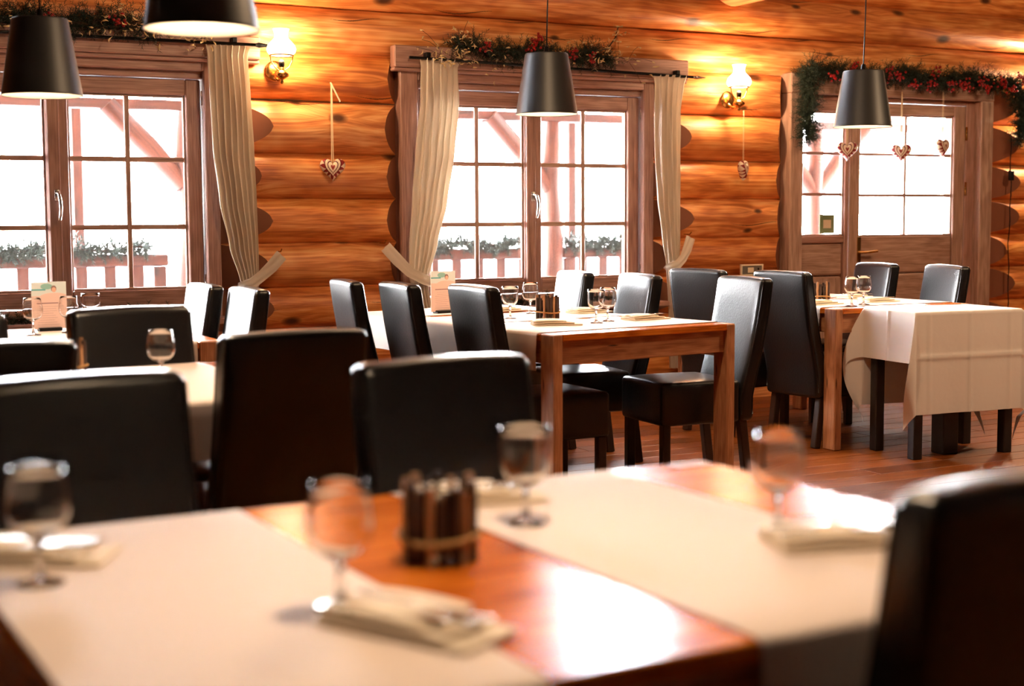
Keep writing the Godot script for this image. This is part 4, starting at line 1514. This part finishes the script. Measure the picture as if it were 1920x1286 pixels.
func build_decor():
	var hm := mat("heart", Color.WHITE, 0.5)
	hm.albedo_texture = heart_texture()
	var mesh := heart_mesh(0.075, 0.032)
	hang_heart("red and cream patterned heart hanging by a ribbon on the log wall", Vector3(2.93, 1.535, 0.05), -18.0, 0.075, 0.50, true, mesh)
	hang_heart("patterned heart turned edge-on, hanging below the right wall sconce", Vector3(5.868, 1.565, 0.06), 35.0, 0.075, 0.40, false, mesh, 0.006)
	hang_heart("dark heart hanging against the narrow side light of the door", Vector3(6.765, 1.705, 0.06), -36.0, 0.08, 0.44, false, mesh)
	hang_heart("patterned heart hanging in the middle of the door glass", Vector3(7.265, 1.70, 0.06), -46.0, 0.08, 0.44, false, mesh)
	hang_heart("slim-looking turned heart at the right of the door glass", Vector3(7.66, 1.745, 0.06), 12.0, 0.08, 0.41, false, mesh)
	var r := RandomNumberGenerator.new()
	r.seed = 12
	# over the left window
	var path := []
	for i in 21: path.append(Vector3(lerpf(0.7, 1.95, i / 20.0), 2.31 + 0.018 * sin(i * 0.9), 0.07 + 0.015 * sin(i * 1.7)))
	var g := garland("window_garland", "dark fir garland with pale twigs on the pelmet of the left window", path, 0.115, 1100, 61, "fir")
	for x in [1.0, 0.62, 0.2]: berries(g, Vector3(x, 0.0, 0.08), 14, 0.022, r)
	for x in [1.22, 1.05, 0.85, 0.5, 0.1]: twig_leaves(g, Vector3(x, -0.03, 0.09), 16, Vector3(0.11, 0.05, 0.02), r)
	twig_leaves(g, Vector3(1.40, -0.075, 0.08), 30, Vector3(0.06, 0.035, 0.02), r)
	# over the centre window
	path = []
	for i in 21: path.append(Vector3(lerpf(3.70, 4.80, i / 20.0), 2.285 + 0.02 * sin(i * 0.8) - 0.0015 * i, 0.08 + 0.015 * sin(i * 1.7)))
	g = garland("window_garland", "dark fir garland with pale twigs on the pelmet of the centre window", path, 0.10, 850, 62, "fir")
	for q in [[0.50, 0.02], [0.54, 0.06], [0.80, -0.02], [0.93, -0.03], [0.18, 0.0]]: berries(g, Vector3(q[0], q[1], 0.07), 15, 0.022, r)
	for x in [-0.12, 0.05, 0.2, 0.75, 1.0, 1.18]: twig_leaves(g, Vector3(x, -0.04, 0.09), 15, Vector3(0.10, 0.06, 0.02), r)
	twig_leaves(g, Vector3(-0.06, -0.09, 0.08), 26, Vector3(0.06, 0.03, 0.02), r)
	twig_leaves(g, Vector3(0.02, 0.04, 0.08), 14, Vector3(0.07, 0.03, 0.02), r)
	put("branch", tube_mesh([Vector3(0.95, 0.0, 0.05), Vector3(1.05, 0.03, 0.06), Vector3(1.11, 0.10, 0.05), Vector3(1.13, 0.17, 0.05)], [0.006, 0.005, 0.004, 0.002], 6), M.twig, g)
	twig_leaves(g, Vector3(1.12, 0.11, 0.06), 18, Vector3(0.03, 0.05, 0.01), r)
	# round the door
	path = []
	for i in 10: path.append(Vector3(6.375 + 0.012 * sin(i * 1.4), lerpf(1.78, 2.27, i / 9.0), 0.115))
	for i in range(1, 24): path.append(Vector3(lerpf(6.38, 8.30, i / 23.0), 2.245 + 0.02 * sin(i * 0.8), 0.12 + 0.01 * sin(i * 1.9)))
	for i in range(1, 10): path.append(Vector3(8.32 + 0.10 * sin(PI * i / 11.0), lerpf(2.24, 1.82, i / 9.0), 0.12))
	g = garland("door_garland", "dense dark fir garland with red berries draped round the door frame", path, 0.10, 3000, 63, "fir")
	var base: Vector3 = path[0]
	for x in [6.52, 6.66, 6.70, 6.84, 6.93, 7.02, 7.12, 7.26, 7.42, 7.46, 7.60, 7.72, 7.76, 7.90, 7.98, 8.10, 8.14, 8.22, 8.30]:
		berries(g, Vector3(x, 2.245 + r.randf_range(-0.085, 0.05), 0.19) - base, 15, 0.022, r)
	# fir sprigs on the two window sills
	for k in 2:
		path = []
		var x0: float = [0.75, 3.72][k]
		for i in 13: path.append(Vector3(lerpf(x0, x0 + 1.25, i / 12.0), 0.735 + 0.008 * sin(i), 0.07))
		garland("sill_garland", ["fir sprigs lying on the sill of the left window", "fir sprigs lying on the sill of the centre window"][k], path, 0.06, 260, 70 + k, "fir")
	# cord with a switch, right of the door
	var c := thing("pull_switch", "thin dark cord with a small black switch box, right of the door", "cord", Vector3(8.36, 0.5, 0.035))
	var pts := []
	for i in 16: pts.append(Vector3(0.006 * sin(i * 0.8), 1.35 * i / 15.0, 0.02 + 0.006 * sin(i * 1.9)))
	put("cord", tube_mesh(pts, 0.004, 6), M.black_metal, c)
	put("switch_box", box_mesh(Vector3(0.04, 0.075, 0.03), 0.005, Vector3(0.0, 1.05, 0.025)), M.black_metal, c)
	# small framed plaque
	var f := thing("framed_plaque", "small pale framed plaque on the logs, behind the tall black chair", "plaque", Vector3(5.965, 0.885, 0.035))
	put("frame", frame_mesh(-0.095, 0.095, -0.04, 0.04, 0.012, -0.008, 0.010), M.wax, f)
	put("print", box_mesh(Vector3(0.17, 0.06, 0.006), 0.0, Vector3(0, 0, 0)), mat("plaque_grey", Color(0.45, 0.42, 0.38), 0.6), f)
	put("motif", box_mesh(Vector3(0.05, 0.036, 0.003), 0.0008, Vector3(-0.01, 0, 0.004)), M.wax, f)
	put("motif", box_mesh(Vector3(0.012, 0.03, 0.003), 0.0008, Vector3(0.055, 0, 0.004)), M.black_metal, f)
